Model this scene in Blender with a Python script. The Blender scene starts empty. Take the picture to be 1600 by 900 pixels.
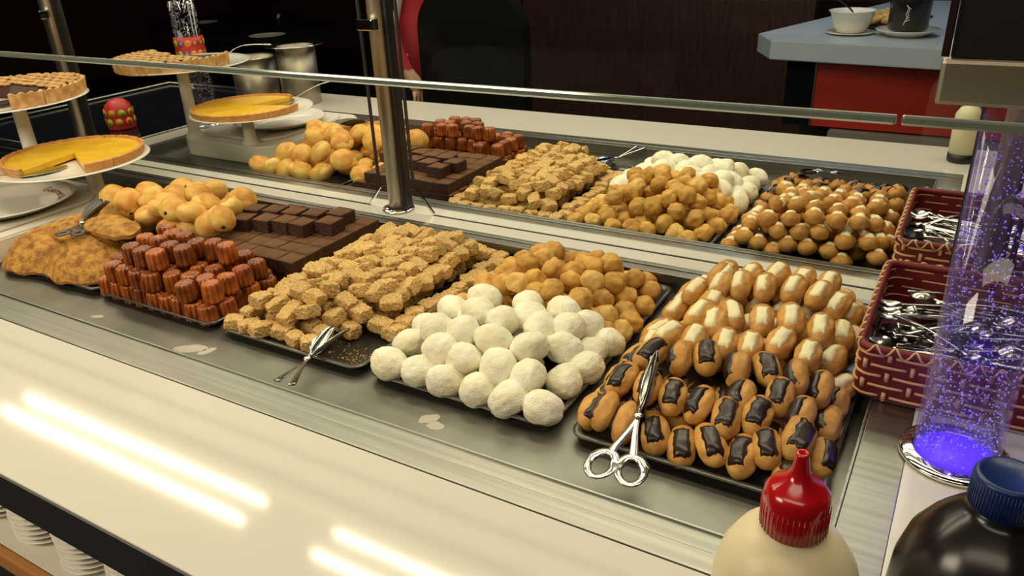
import bpy, bmesh, math, random
from mathutils import Vector, Matrix, noise, Euler
C = bpy.context.scene.collection
S = bpy.context.scene
PI = math.pi
# ------------------------------------------------------------------ camera, light, exposure
cam_d = bpy.data.cameras.new('camera'); cam = bpy.data.objects.new('camera', cam_d); C.objects.link(cam)
cam_d.sensor_width = 36.0; cam_d.lens = 1218.8 * 36.0 / 1600.0; cam_d.clip_start = 0.01
RR = ((0.86274434, 0.50379982, -0.04310401), (0.18235617, -0.38952056, -0.90278456), (-0.47161259, 0.77101198, -0.42792766))
cam.matrix_world = Matrix(((RR[0][0], -RR[1][0], -RR[2][0], 0), (RR[0][1], -RR[1][1], -RR[2][1], 0), (RR[0][2], -RR[1][2], -RR[2][2], 0.6), (0, 0, 0, 1)))
S.camera = cam
S.view_settings.view_transform = 'Standard'; S.view_settings.look = 'None'; S.view_settings.gamma = 1; S.view_settings.use_curve_mapping = False
S.view_settings.exposure = -0.1
S.cycles.transparent_max_bounces = 32
w = bpy.data.worlds.new('world'); S.world = w; w.use_nodes = True
w.node_tree.nodes['Background'].inputs[0].default_value = (1.0, .82, .6, 1); w.node_tree.nodes['Background'].inputs[1].default_value = 0.025
def area(name, loc, sx, sy, power, col, rot=(0, 0, 0), spread=PI):
    l = bpy.data.lights.new(name, 'AREA'); l.shape = 'RECTANGLE'; l.size = sx; l.size_y = sy; l.energy = power; l.color = col; l.spread = spread
    o = bpy.data.objects.new(name, l); C.objects.link(o); o.location = loc; o.rotation_euler = rot
    return o
WARM = (1.0, .87, .62)
for x0, x1 in ((-3.9, -2.2), (-1.83, -.13)):
    for y in (1.48, 1.60):
        area('ceiling_tube', ((x0 + x1) / 2, y, 1.5), x1 - x0, .035, 7.5, WARM)
area('row_light', (-1.25, .78, 1.45), 4.2, .28, 29, WARM)
area('row_light', (-1.25, 2.25, 1.45), 4.2, .25, 20, WARM)  # added light for the copied far row, no lamp known there
area('side_fill', (-1.9, -.8, 1.0), 1.4, .4, 24, WARM, (.95, 0, 0))  # added fill to brighten the tart stand and its plates
area('background_fill', (-3.7, 3.4, 1.3), .5, .5, 6, (1, .8, .7))  # added fill for the person in red, no lamp known there
area('aisle_lamp', (-.2, -.9, 1.5), 2.2, .5, 14, (1, .85, .62))
area('far_counter_lamp', (-.6, 5.0, 2.0), 1.5, .6, 16, (.75, .85, 1.0))
area('far_aisle_fill', (-1.2, 3.3, 1.9), 2.5, .5, 26, (1, .85, .62))  # added fill that lifts the red panel and back wall out of black

YM = 1.336          # plane of the mirror, built as clear upright glass
ZF = -.026          # floor of the trays
# ------------------------------------------------------------------ materials
MAT = {}
def mat(name, col, rough=.5, metal=0., noise_amt=0., noise_scale=40., bump=0., bump_scale=80., col2=None, rnd=0., coat=0., sss=0., trans=0., spec=.5, bump_dist=.002, emis=None, es=0., stretch=None):
    m = bpy.data.materials.new(name); m.use_nodes = True; nt = m.node_tree; b = nt.nodes['Principled BSDF']
    b.inputs['Roughness'].default_value = rough; b.inputs['Metallic'].default_value = metal
    b.inputs['Specular IOR Level'].default_value = spec
    b.inputs['Coat Weight'].default_value = coat; b.inputs['Coat Roughness'].default_value = .12
    if sss: b.inputs['Subsurface Weight'].default_value = sss; b.inputs['Subsurface Scale'].default_value = .01
    tc = nt.nodes.new('ShaderNodeTexCoord'); vec = tc.outputs['Object']
    if stretch:
        mp = nt.nodes.new('ShaderNodeMapping'); mp.inputs['Scale'].default_value = stretch; nt.links.new(vec, mp.inputs[0]); vec = mp.outputs[0]
    b.inputs['Base Color'].default_value = (*col, 1)
    last = None
    if col2:
        n = nt.nodes.new('ShaderNodeTexNoise'); n.inputs['Scale'].default_value = noise_scale; n.inputs['Detail'].default_value = 4
        nt.links.new(vec, n.inputs['Vector'])
        r = nt.nodes.new('ShaderNodeValToRGB'); r.color_ramp.elements[0].position = .38; r.color_ramp.elements[1].position = .64
        r.color_ramp.elements[0].color = (*col, 1); r.color_ramp.elements[1].color = (*col2, 1)
        nt.links.new(n.outputs['Fac'], r.inputs[0]); last = r.outputs[0]
    if rnd:
        oi = nt.nodes.new('ShaderNodeObjectInfo'); hs = nt.nodes.new('ShaderNodeHueSaturation')
        mr = nt.nodes.new('ShaderNodeMapRange'); mr.inputs[3].default_value = 1 - rnd; mr.inputs[4].default_value = 1 + rnd
        nt.links.new(oi.outputs['Random'], mr.inputs[0]); nt.links.new(mr.outputs[0], hs.inputs['Value'])
        if last: nt.links.new(last, hs.inputs['Color'])
        else: hs.inputs['Color'].default_value = (*col, 1)
        last = hs.outputs[0]
    if last: nt.links.new(last, b.inputs['Base Color'])
    if bump:
        n2 = nt.nodes.new('ShaderNodeTexNoise'); n2.inputs['Scale'].default_value = bump_scale; n2.inputs['Detail'].default_value = 5
        nt.links.new(vec, n2.inputs['Vector'])
        bp = nt.nodes.new('ShaderNodeBump'); bp.inputs['Strength'].default_value = bump; bp.inputs['Distance'].default_value = bump_dist
        nt.links.new(n2.outputs['Fac'], bp.inputs['Height']); nt.links.new(bp.outputs[0], b.inputs['Normal'])
    if emis: b.inputs['Emission Color'].default_value = (*emis, 1); b.inputs['Emission Strength'].default_value = es
    MAT[name] = m; return m
def clear(name, tint, gloss_rough=.03, ior=1.45, extra=0.):
    """thin clear pane: transparent with a fresnel reflection"""
    m = bpy.data.materials.new(name); m.use_nodes = True; nt = m.node_tree; nt.nodes.clear()
    out = nt.nodes.new('ShaderNodeOutputMaterial'); mx = nt.nodes.new('ShaderNodeMixShader'); t = nt.nodes.new('ShaderNodeBsdfTransparent'); g = nt.nodes.new('ShaderNodeBsdfGlossy')
    f = nt.nodes.new('ShaderNodeFresnel'); f.inputs[0].default_value = ior; t.inputs[0].default_value = (*tint, 1); g.inputs['Roughness'].default_value = gloss_rough
    ad = nt.nodes.new('ShaderNodeMath'); ad.operation = 'ADD'; ad.inputs[1].default_value = extra; ad.use_clamp = True
    gm = nt.nodes.new('ShaderNodeNewGeometry'); iv = nt.nodes.new('ShaderNodeMath'); iv.operation = 'SUBTRACT'; iv.inputs[0].default_value = 1; nt.links.new(gm.outputs['Backfacing'], iv.inputs[1])
    mu = nt.nodes.new('ShaderNodeMath'); mu.operation = 'MULTIPLY'; nt.links.new(f.outputs[0], ad.inputs[0]); nt.links.new(ad.outputs[0], mu.inputs[0]); nt.links.new(iv.outputs[0], mu.inputs[1]); nt.links.new(mu.outputs[0], mx.inputs[0]); nt.links.new(t.outputs[0], mx.inputs[1]); nt.links.new(g.outputs[0], mx.inputs[2]); nt.links.new(mx.outputs[0], out.inputs[0])
    MAT[name] = m; return m
mat('white_top', (.61, .59, .52), .07, bump=.02, bump_scale=6, spec=.5)
mat('white_plastic', (.72, .69, .60), .35)
mat('porcelain', (.80, .77, .70), .12)
mat('dried_smear', (.42,.39,.31), .6)
mat('dark_edge', (.025, .022, .025), .4)
mat('steel', (.35, .345, .31), .34, 1., bump=.08, bump_scale=30, stretch=(1, 40, 40), col2=(.28, .275, .24), noise_scale=3)
mat('steel_floor', (.25,.245,.215), .40, .9, col2=(.17,.165,.14), noise_scale=7, bump=.1, bump_scale=25)
mat('steel_post', (.44, .385, .30), .42, 1., bump=.05, bump_scale=40, stretch=(20, 20, 1))
mat('chrome', (.8, .79, .76), .09, 1.)
mat('cutlery', (.52,.51,.49), .17, 1.)
mat('tray_black', (.035, .032, .026), .16, bump=.1, bump_scale=60)
mat('tray_rim', (.055,.052,.042), .18, coat=.5)
mat('black', (.006, .005, .006), .45)
mat('black_gloss', (.006, .007, .012), .12)
mat('dark_wood', (.060, .026, .020), .5, col2=(.040,.017,.013), noise_scale=5, stretch=(8, 8, 1), spec=.2)
mat('floor_dark', (.030, .030, .036), .5, spec=.3)
mat('coconut', (.95,.925,.77), .85, col2=(.84,.77,.53), noise_scale=26, bump=1., bump_scale=520, bump_dist=.0018, rnd=.04, spec=.2)
mat('puff', (.65,.375,.085), .6, col2=(.49,.245,.050), noise_scale=45, bump=.35, bump_scale=160, rnd=.14, spec=.3)
mat('puff_pale', (.72,.48,.15), .6, col2=(.60,.34,.085), noise_scale=45, bump=.35, bump_scale=160, rnd=.1, spec=.3)
mat('bun', (.86,.60,.19), .5, col2=(.72,.42,.09), noise_scale=28, bump=.15, bump_scale=120, rnd=.08, spec=.3)
mat('bun_brown', (.56,.24,.042), .5, col2=(.74,.43,.10), noise_scale=34, bump=.15, bump_scale=120, rnd=.1, spec=.3)
mat('choc_filling', (.05, .016, .008), .5)
mat('choux', (.60,.325,.085), .6, col2=(.45,.205,.045), noise_scale=50, bump=.6, bump_scale=110, rnd=.13, spec=.3)
mat('choc_icing', (.022, .011, .008), .28, bump=.4, bump_scale=60, rnd=.15)
mat('white_icing', (.84, .76, .46), .45, bump=.3, bump_scale=50, spec=.3)
mat('canele', (.38,.098,.012), .27, col2=(.17, .034, .007), noise_scale=45, bump=.3, bump_scale=170, rnd=.4, coat=.25)
mat('brownie_top', (.15,.070,.028), .7, col2=(.105,.042,.018), noise_scale=30, bump=.5, bump_scale=160, rnd=.14, spec=.25)
mat('brownie_side', (.055, .02, .010), .6, col2=(.034, .012, .007), noise_scale=80, bump=.8, bump_scale=220)
mat('sesame', (.80,.555,.215), .6, col2=(.50,.28,.085), noise_scale=330, bump=1., bump_scale=380, bump_dist=.0028, rnd=.10, spec=.3)
mat('crepe', (.56,.29,.055), .6, col2=(.27,.105,.018), noise_scale=62, bump=1., bump_scale=190, bump_dist=.004, spec=.3)
mat('dull_steel', (.12,.11,.10), .35, .9)
mat('black_cloth', (.0025,.0025,.003), .9, spec=.1)
mat('crepe_edge', (.30, .105, .022), .6, col2=(.45, .2, .05), noise_scale=38, bump=.8, bump_scale=100)
mat('lemon', (.86, .53, .035), .3, col2=(.76, .42, .02), noise_scale=30, bump=.25, bump_scale=40)
mat('crust', (.50, .21, .045), .6, col2=(.62, .30, .08), noise_scale=50, bump=.4, bump_scale=90)
mat('pastry_pale', (.68, .40, .15), .6, col2=(.48, .23, .07), noise_scale=40, bump=.4, bump_scale=90)
mat('red_cap', (.42, .006, .012), .17, coat=.5)
mat('blue_cap', (.005, .022, .115), .35)
mat('bottle_cream', (.72, .64, .42), .38, sss=.2)
mat('bottle_dark', (.012, .010, .011), .22)
mat('ink_red', (.25, .03, .02), .4)
mat('red_cloth', (.34, .012, .022), .8)
mat('white_cloth', (.6, .56, .5), .8)
mat('skin', (.5, .28, .18), .6)
mat('hair', (.02, .012, .008), .6)
mat('red_panel', (.42, .020, .008), .45)
mat('grey_top', (.46, .52, .60), .35)
mat('grey_side', (.34, .36, .36), .4)
mat('grey_box', (.19, .17, .155), .6)
mat('wood_lip', (.5, .22, .07), .4)
mat('straw', (.62,.36,.17), .6)
mat('basket_red', (.145,.005,.006), .55, bump=.6, bump_scale=90)
mat('fruit_green', (.35, .42, .03), .4); mat('fruit_red', (.5, .03, .02), .4); mat('fruit_orange', (.75, .22, .02), .4); mat('fruit_violet', (.22, .05, .22), .4)
mat('bubble', (.62, .60, .85), .08, spec=1., coat=1.)
mat('bubble_grey', (.30, .31, .27), .3)
mat('led', (.1, .04, 1), .5, emis=(.08, .02, 1.0), es=1.3)
clear('glass_edge', (.35, .55, .47), .06, extra=.12)
clear('glass', (.93, .95, .94), .02)
clear('shelf_glass', (.93, .95, .94), .02, ior=1.001, extra=.012)
clear('acrylic', (.92, .90, .98), .03, extra=.02)
m_ = clear('acrylic_lit', (.90, .88, .98), .03, extra=.02)      # tube wall that scatters a little of the light inside it
nt = m_.node_tree; mx_ = nt.nodes.new('ShaderNodeMixShader'); tl = nt.nodes.new('ShaderNodeBsdfTranslucent'); tl.inputs[0].default_value = (.9, .9, .95, 1)
out_ = [n for n in nt.nodes if n.type == 'OUTPUT_MATERIAL'][0]; src_ = out_.inputs[0].links[0].from_socket
lw = nt.nodes.new('ShaderNodeLayerWeight'); lw.inputs[0].default_value = .25; mr_ = nt.nodes.new('ShaderNodeMapRange'); mr_.inputs[3].default_value = 0; mr_.inputs[4].default_value = .09
nt.links.new(lw.outputs['Facing'], mr_.inputs[0]); nt.links.new(mr_.outputs[0], mx_.inputs[0]); nt.links.new(src_, mx_.inputs[1]); nt.links.new(tl.outputs[0], mx_.inputs[2]); nt.links.new(mx_.outputs[0], out_.inputs[0])

# ------------------------------------------------------------------ helpers
def tag(o, label, cat, group=None):
    o['label'] = label; o['category'] = cat
    if group: o['group'] = group
    return o
def link(name, me, m, parent=None):
    o = bpy.data.objects.new(name, me); C.objects.link(o)
    if m is not None:
        for k in (m if isinstance(m, (list, tuple)) else [m]): me.materials.append(MAT[k])
    if parent: o.parent = parent
    return o
def empty(name, loc, rz=0):
    o = bpy.data.objects.new(name, None); C.objects.link(o); o.location = loc; o.rotation_euler = (0, 0, rz); o.empty_display_size = .02
    return o
class MB:
    def __init__(s): s.v = []; s.f = []; s.mi = []; s.sm = []
    def add(s, v, f, mi=0, smooth=True):
        n = len(s.v); s.v += [tuple(p) for p in v]; s.f += [tuple(i + n for i in q) for q in f]; s.mi += [mi] * len(f); s.sm += [smooth] * len(f); return s
    def box(s, x0, x1, y0, y1, z0, z1, bev=0, mi=0, seg=2):
        bm = bmesh.new(); bmesh.ops.create_cube(bm, size=1)
        for v in bm.verts: v.co = ((x0 + x1) / 2 + v.co.x * (x1 - x0), (y0 + y1) / 2 + v.co.y * (y1 - y0), (z0 + z1) / 2 + v.co.z * (z1 - z0))
        if bev: bmesh.ops.bevel(bm, geom=bm.edges[:], offset=bev, segments=seg, affect='EDGES', profile=.6)
        return s.bm(bm, mi, False)
    def bm(s, bm, mi=0, smooth=True):
        bm.verts.index_update(); s.add([v.co[:] for v in bm.verts], [[v.index for v in f.verts] for f in bm.faces], mi, smooth); bm.free(); return s
    def lathe(s, prof, n=48, c=(0, 0, 0), mi=0, smooth=True, a0=0, a1=2 * PI, squash=1.):
        full = abs(a1 - a0 - 2 * PI) < 1e-6; m = n if full else n + 1; v = []; f = []
        for i in range(m):
            a = a0 + (a1 - a0) * i / n
            for r, z in prof: v.append((c[0] + r * math.cos(a), c[1] + r * math.sin(a) * squash, c[2] + z))
        k = len(prof)
        for i in range(n):
            j = (i + 1) % m
            for q in range(k - 1): f.append((i * k + q, j * k + q, j * k + q + 1, i * k + q + 1))
        return s.add(v, f, mi, smooth)
    def tube(s, path, rad, n=8, mi=0, closed=False, flat=1.):
        P = [Vector(p) for p in path]; m = len(P); v = []; f = []; up = Vector((0, 0, 1))
        for i, p in enumerate(P):
            t = (P[(i + 1) % m] - P[i - 1]) if closed else (P[min(i + 1, m - 1)] - P[max(i - 1, 0)])
            t.normalize(); a = t.cross(up)
            if a.length < 1e-3: a = t.cross(Vector((0, 1, 0)))
            a.normalize(); b = t.cross(a); r = rad[i] if isinstance(rad, (list, tuple)) else rad
            for k in range(n):
                an = 2 * PI * k / n; v.append(p + a * r * math.cos(an) + b * r * flat * math.sin(an))
        for i in range(m if closed else m - 1):
            j = (i + 1) % m
            for k in range(n): f.append((i * n + k, i * n + (k + 1) % n, j * n + (k + 1) % n, j * n + k))
        if not closed: f.append(tuple(range(n))[::-1]); f.append(tuple((m - 1) * n + k for k in range(n)))
        return s.add(v, f, mi, True)
    def ball(s, c, rx, ry=None, rz=None, sub=2, mi=0):
        ry = ry or rx; rz = rz or rx; bm = bmesh.new(); bmesh.ops.create_icosphere(bm, subdivisions=sub, radius=1)
        for v in bm.verts: v.co = (c[0] + v.co.x * rx, c[1] + v.co.y * ry, c[2] + v.co.z * rz)
        return s.bm(bm, mi)
    def prism(s, pts, z0, z1, bev=0, mi=0):
        bm = bmesh.new(); vs = [bm.verts.new((x, y, z0)) for x, y in pts]; fc = bm.faces.new(vs)
        ex = bmesh.ops.extrude_face_region(bm, geom=[fc]); bmesh.ops.translate(bm, verts=[e for e in ex['geom'] if isinstance(e, bmesh.types.BMVert)], vec=(0, 0, z1 - z0))
        bmesh.ops.recalc_face_normals(bm, faces=bm.faces[:])
        if bev: bmesh.ops.bevel(bm, geom=bm.edges[:], offset=bev, segments=2, affect='EDGES')
        return s.bm(bm, mi, False)
    def mesh(s, name):
        me = bpy.data.meshes.new(name); me.from_pydata(s.v, [], s.f); me.update()
        for p, i, q in zip(me.polygons, s.mi, s.sm): p.material_index = i; p.use_smooth = q
        return me
    def build(s, name, m, parent=None, loc=None):
        o = link(name, s.mesh(name), m, parent)
        if loc: o.location = loc
        return o
def struct(o): o['kind'] = 'structure'; return o
NEAR = []            # near-side things copied beyond the glass in place of their reflections
def near(o, far_label=None): NEAR.append((o, far_label)); return o
TENS = ['', '', 'twenty', 'thirty', 'forty', 'fifty']
ORD = ['first', 'second', 'third', 'fourth', 'fifth', 'sixth', 'seventh', 'eighth', 'ninth', 'tenth', 'eleventh', 'twelfth', 'thirteenth', 'fourteenth', 'fifteenth', 'sixteenth', 'seventeenth', 'eighteenth', 'nineteenth', 'twentieth']
def ordw(i): return ORD[i] if i < 20 else (TENS[(i + 1) // 10] + '-' + ORD[(i + 1) % 10 - 1] if (i + 1) % 10 else TENS[(i + 1) // 10][:-1] + 'ieth')
def set_labels(objs, what, pile, rowdepth, group):
    """rows run along the counter; near rows are counted from the front, far rows from the back"""
    rows = {}
    y0 = min(o.location.y for o in objs)
    for o in objs: rows.setdefault(int((o.location.y - y0) / rowdepth), []).append(o)
    for ri, k in enumerate(sorted(rows)):
        r = sorted(rows[k], key=lambda o: o.location.x)
        for i, o in enumerate(r):
            o['label'] = '%s, %s from left, %s row from front, near %s' % (what, ordw(i), ordw(ri), pile)
            near(o, '%s, %s from left, %s row from back, %s in mirror copy' % (what, ordw(i), ordw(ri), pile))
            o['group'] = group
def dup(o, parent=None):
    c = o.copy(); C.objects.link(c)
    if parent: c.parent = parent
    for ch in o.children: dup(ch, c)
    return c
COCO=[[-0.701,0.777,-0.004],[-0.643,0.78,-0.004],[-0.596,0.777,-0.005],[-0.54,0.777,-0.004],[-0.488,0.777,-0.005],[-0.436,0.778,-0.004],[-0.707,0.84,-0.004],[-0.628,0.814,0.02],[-0.584,0.811,0.016],[-0.526,0.811,0.017],[-0.476,0.811,0.016],[-0.439,0.849,-0.004],[-0.713,0.897,-0.004],[-0.655,0.844,0.034],[-0.611,0.851,0.034],[-0.556,0.85,0.034],[-0.498,0.855,0.034],[-0.466,0.901,0.017],[-0.43,0.897,-0.005],[-0.44,0.937,-0.003],[-0.713,0.969,-0.004],[-0.626,0.917,0.034],[-0.576,0.911,0.034],[-0.513,0.915,0.034],[-0.478,0.939,0.029],[-0.644,0.965,0.034],[-0.545,0.942,0.034],[-0.567,0.978,0.034],[-0.466,0.978,0.017],[-0.504,0.978,0.036],[-0.43,0.978,-0.005],[-0.66,0.865,-0.004],[-0.515,0.867,-0.004],[-0.538,0.907,-0.004],[-0.661,0.953,-0.004],[-0.611,0.953,-0.004],[-0.563,0.949,-0.004],[-0.513,0.953,-0.004]]
PUFF=[[-0.717,1.22,-0.008],[-0.629,1.083,0.051],[-0.616,1.115,0.051],[-0.576,1.082,0.051],[-0.717,1.177,-0.009],[-0.717,1.143,-0.008],[-0.717,1.072,-0.009],[-0.717,1.105,-0.009],[-0.6,1.003,0.055],[-0.586,1.033,0.051],[-0.631,1.006,0.044],[-0.664,1.003,0.04],[-0.569,1.003,0.042],[-0.539,1.003,0.055],[-0.516,1.003,0.03],[-0.488,1.003,0.048],[-0.528,1.052,0.051],[-0.54,1.088,0.051],[-0.521,1.116,0.052],[-0.495,1.136,0.054],[-0.495,1.064,0.053],[-0.478,1.115,0.033],[-0.463,1.169,0.017],[-0.461,1.222,-0.009],[-0.473,1.056,0.029],[-0.456,1.116,0.009],[-0.44,1.182,-0.008],[-0.473,1.003,0.019],[-0.458,1.032,0.011],[-0.446,1.087,-0.005],[-0.43,1.127,-0.009],[-0.429,1.029,-0.009],[-0.447,1.003,-0.001],[-0.679,1.206,-0.008],[-0.629,1.216,-0.009],[-0.587,1.212,-0.008],[-0.553,1.208,-0.009],[-0.493,1.206,-0.009],[-0.651,1.193,0.005],[-0.648,1.165,0.036],[-0.613,1.152,0.05],[-0.59,1.172,0.028],[-0.529,1.153,0.049],[-0.557,1.169,0.032],[-0.52,1.192,0.006],[-0.505,1.172,0.028],[-0.426,1.062,-0.009],[-0.716,1.004,-0.008],[-0.675,1.003,-0.008],[-0.639,1.006,-0.008],[-0.597,1.006,-0.008],[-0.56,1.006,-0.008],[-0.519,1.003,-0.008],[-0.697,1.038,-0.008],[-0.658,1.037,-0.008],[-0.618,1.038,-0.008],[-0.578,1.037,-0.008],[-0.538,1.039,-0.008],[-0.499,1.04,-0.008],[-0.678,1.072,-0.008],[-0.637,1.073,-0.008],[-0.599,1.074,-0.008],[-0.559,1.072,-0.008],[-0.521,1.074,-0.008],[-0.482,1.074,-0.008],[-0.658,1.108,-0.008],[-0.616,1.108,-0.008],[-0.578,1.105,-0.008],[-0.539,1.108,-0.008],[-0.503,1.106,-0.008],[-0.675,1.139,-0.008],[-0.639,1.14,-0.008],[-0.6,1.139,-0.008],[-0.558,1.142,-0.008],[-0.522,1.141,-0.008],[-0.482,1.14,-0.008],[-0.619,1.175,-0.008],[-0.578,1.175,-0.008],[-0.636,1.056,0.021],[-0.6,1.057,0.021],[-0.656,1.09,0.021],[-0.56,1.126,0.021]]
BEIGNET=[[-1.622,1.057,0.061],[-1.528,1.054,0.061],[-1.492,1.093,0.062],[-1.668,1.002,0.063],[-1.576,1.032,0.065],[-1.477,0.998,0.018],[-1.616,0.998,0.058],[-1.547,0.998,0.036],[-1.399,0.998,0.065],[-1.305,0.998,0.065],[-1.414,1.052,0.063],[-1.344,1.051,0.062],[-1.352,1.002,0.041],[-1.426,1.015,0.021],[-1.503,1.007,0.065],[-1.451,0.998,0.065],[-1.717,1.093,0.002],[-1.641,1.163,0.038],[-1.584,1.165,0.036],[-1.516,1.154,0.049],[-1.717,1.194,0.002],[-1.664,1.194,0.001],[-1.611,1.195,0.001],[-1.557,1.195,0.001],[-1.489,1.192,0.004],[-1.431,1.163,0.038],[-1.717,0.999,0.002],[-1.654,1.001,0.002],[-1.589,1.001,0.002],[-1.622,1.055,0.002],[-1.558,1.054,0.002],[-1.5,1.053,0.002],[-1.373,1.053,0.002],[-1.313,1.053,0.002],[-1.655,1.107,0.002],[-1.592,1.109,0.002],[-1.531,1.107,0.002],[-1.466,1.109,0.002],[-1.403,1.107,0.002],[-1.343,1.109,0.002],[-1.372,1.162,0.002],[-1.309,1.164,0.002]]
CANELE=[[-1.386,0.775,-0.008],[-1.35,0.775,-0.008],[-1.315,0.775,-0.008],[-1.28,0.775,-0.008],[-1.245,0.775,-0.008],[-1.21,0.775,-0.008],[-1.175,0.775,-0.008],[-1.14,0.775,-0.008],[-1.105,0.775,-0.008],[-1.093,0.807,-0.008],[-1.11,0.838,-0.008],[-1.102,0.872,-0.008],[-1.093,0.906,-0.008],[-1.123,0.925,-0.008],[-1.258,0.808,-0.008],[-1.159,0.807,-0.008],[-1.159,0.918,0.028],[-1.108,0.901,0.028],[-1.107,0.865,0.028],[-1.107,0.829,0.028],[-1.105,0.793,0.028],[-1.137,0.809,0.028],[-1.173,0.805,0.028],[-1.207,0.793,0.028],[-1.239,0.81,0.028],[-1.247,0.775,0.028],[-1.283,0.775,0.028],[-1.319,0.775,0.028],[-1.354,0.775,0.028],[-1.374,0.805,0.028],[-1.335,0.807,0.028],[-1.299,0.807,0.028],[-1.266,0.834,0.028],[-1.231,0.844,0.028],[-1.235,0.88,0.028],[-1.199,0.879,0.028],[-1.163,0.882,0.028],[-1.195,0.842,0.028],[-1.159,0.847,0.028],[-1.151,0.775,0.028],[-1.317,0.796,0.064],[-1.281,0.794,0.064],[-1.245,0.795,0.064],[-1.252,0.832,0.064],[-1.214,0.831,0.064],[-1.219,0.866,0.064],[-1.184,0.876,0.064],[-1.148,0.874,0.064],[-1.336,0.84,0.064],[-1.3,0.843,0.064],[-1.344,0.895,0.064],[-1.305,0.879,0.064],[-1.269,0.88,0.064],[-1.385,0.812,-0.008],[-1.347,0.812,-0.008],[-1.31,0.812,-0.008],[-1.197,0.812,-0.008],[-1.385,0.85,-0.008],[-1.347,0.85,-0.008],[-1.31,0.85,-0.008],[-1.272,0.85,-0.008],[-1.235,0.85,-0.008],[-1.197,0.85,-0.008],[-1.16,0.85,-0.008],[-1.385,0.887,-0.008],[-1.347,0.887,-0.008],[-1.31,0.887,-0.008],[-1.272,0.887,-0.008],[-1.235,0.887,-0.008],[-1.197,0.887,-0.008],[-1.16,0.887,-0.008],[-1.385,0.925,-0.008],[-1.347,0.925,-0.008],[-1.31,0.925,-0.008],[-1.272,0.925,-0.008],[-1.235,0.925,-0.008],[-1.197,0.925,-0.008],[-1.16,0.925,-0.008],[-1.385,0.85,0.028],[-1.347,0.85,0.028],[-1.31,0.85,0.028],[-1.385,0.887,0.028],[-1.347,0.887,0.028],[-1.31,0.887,0.028],[-1.272,0.887,0.028]]
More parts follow.
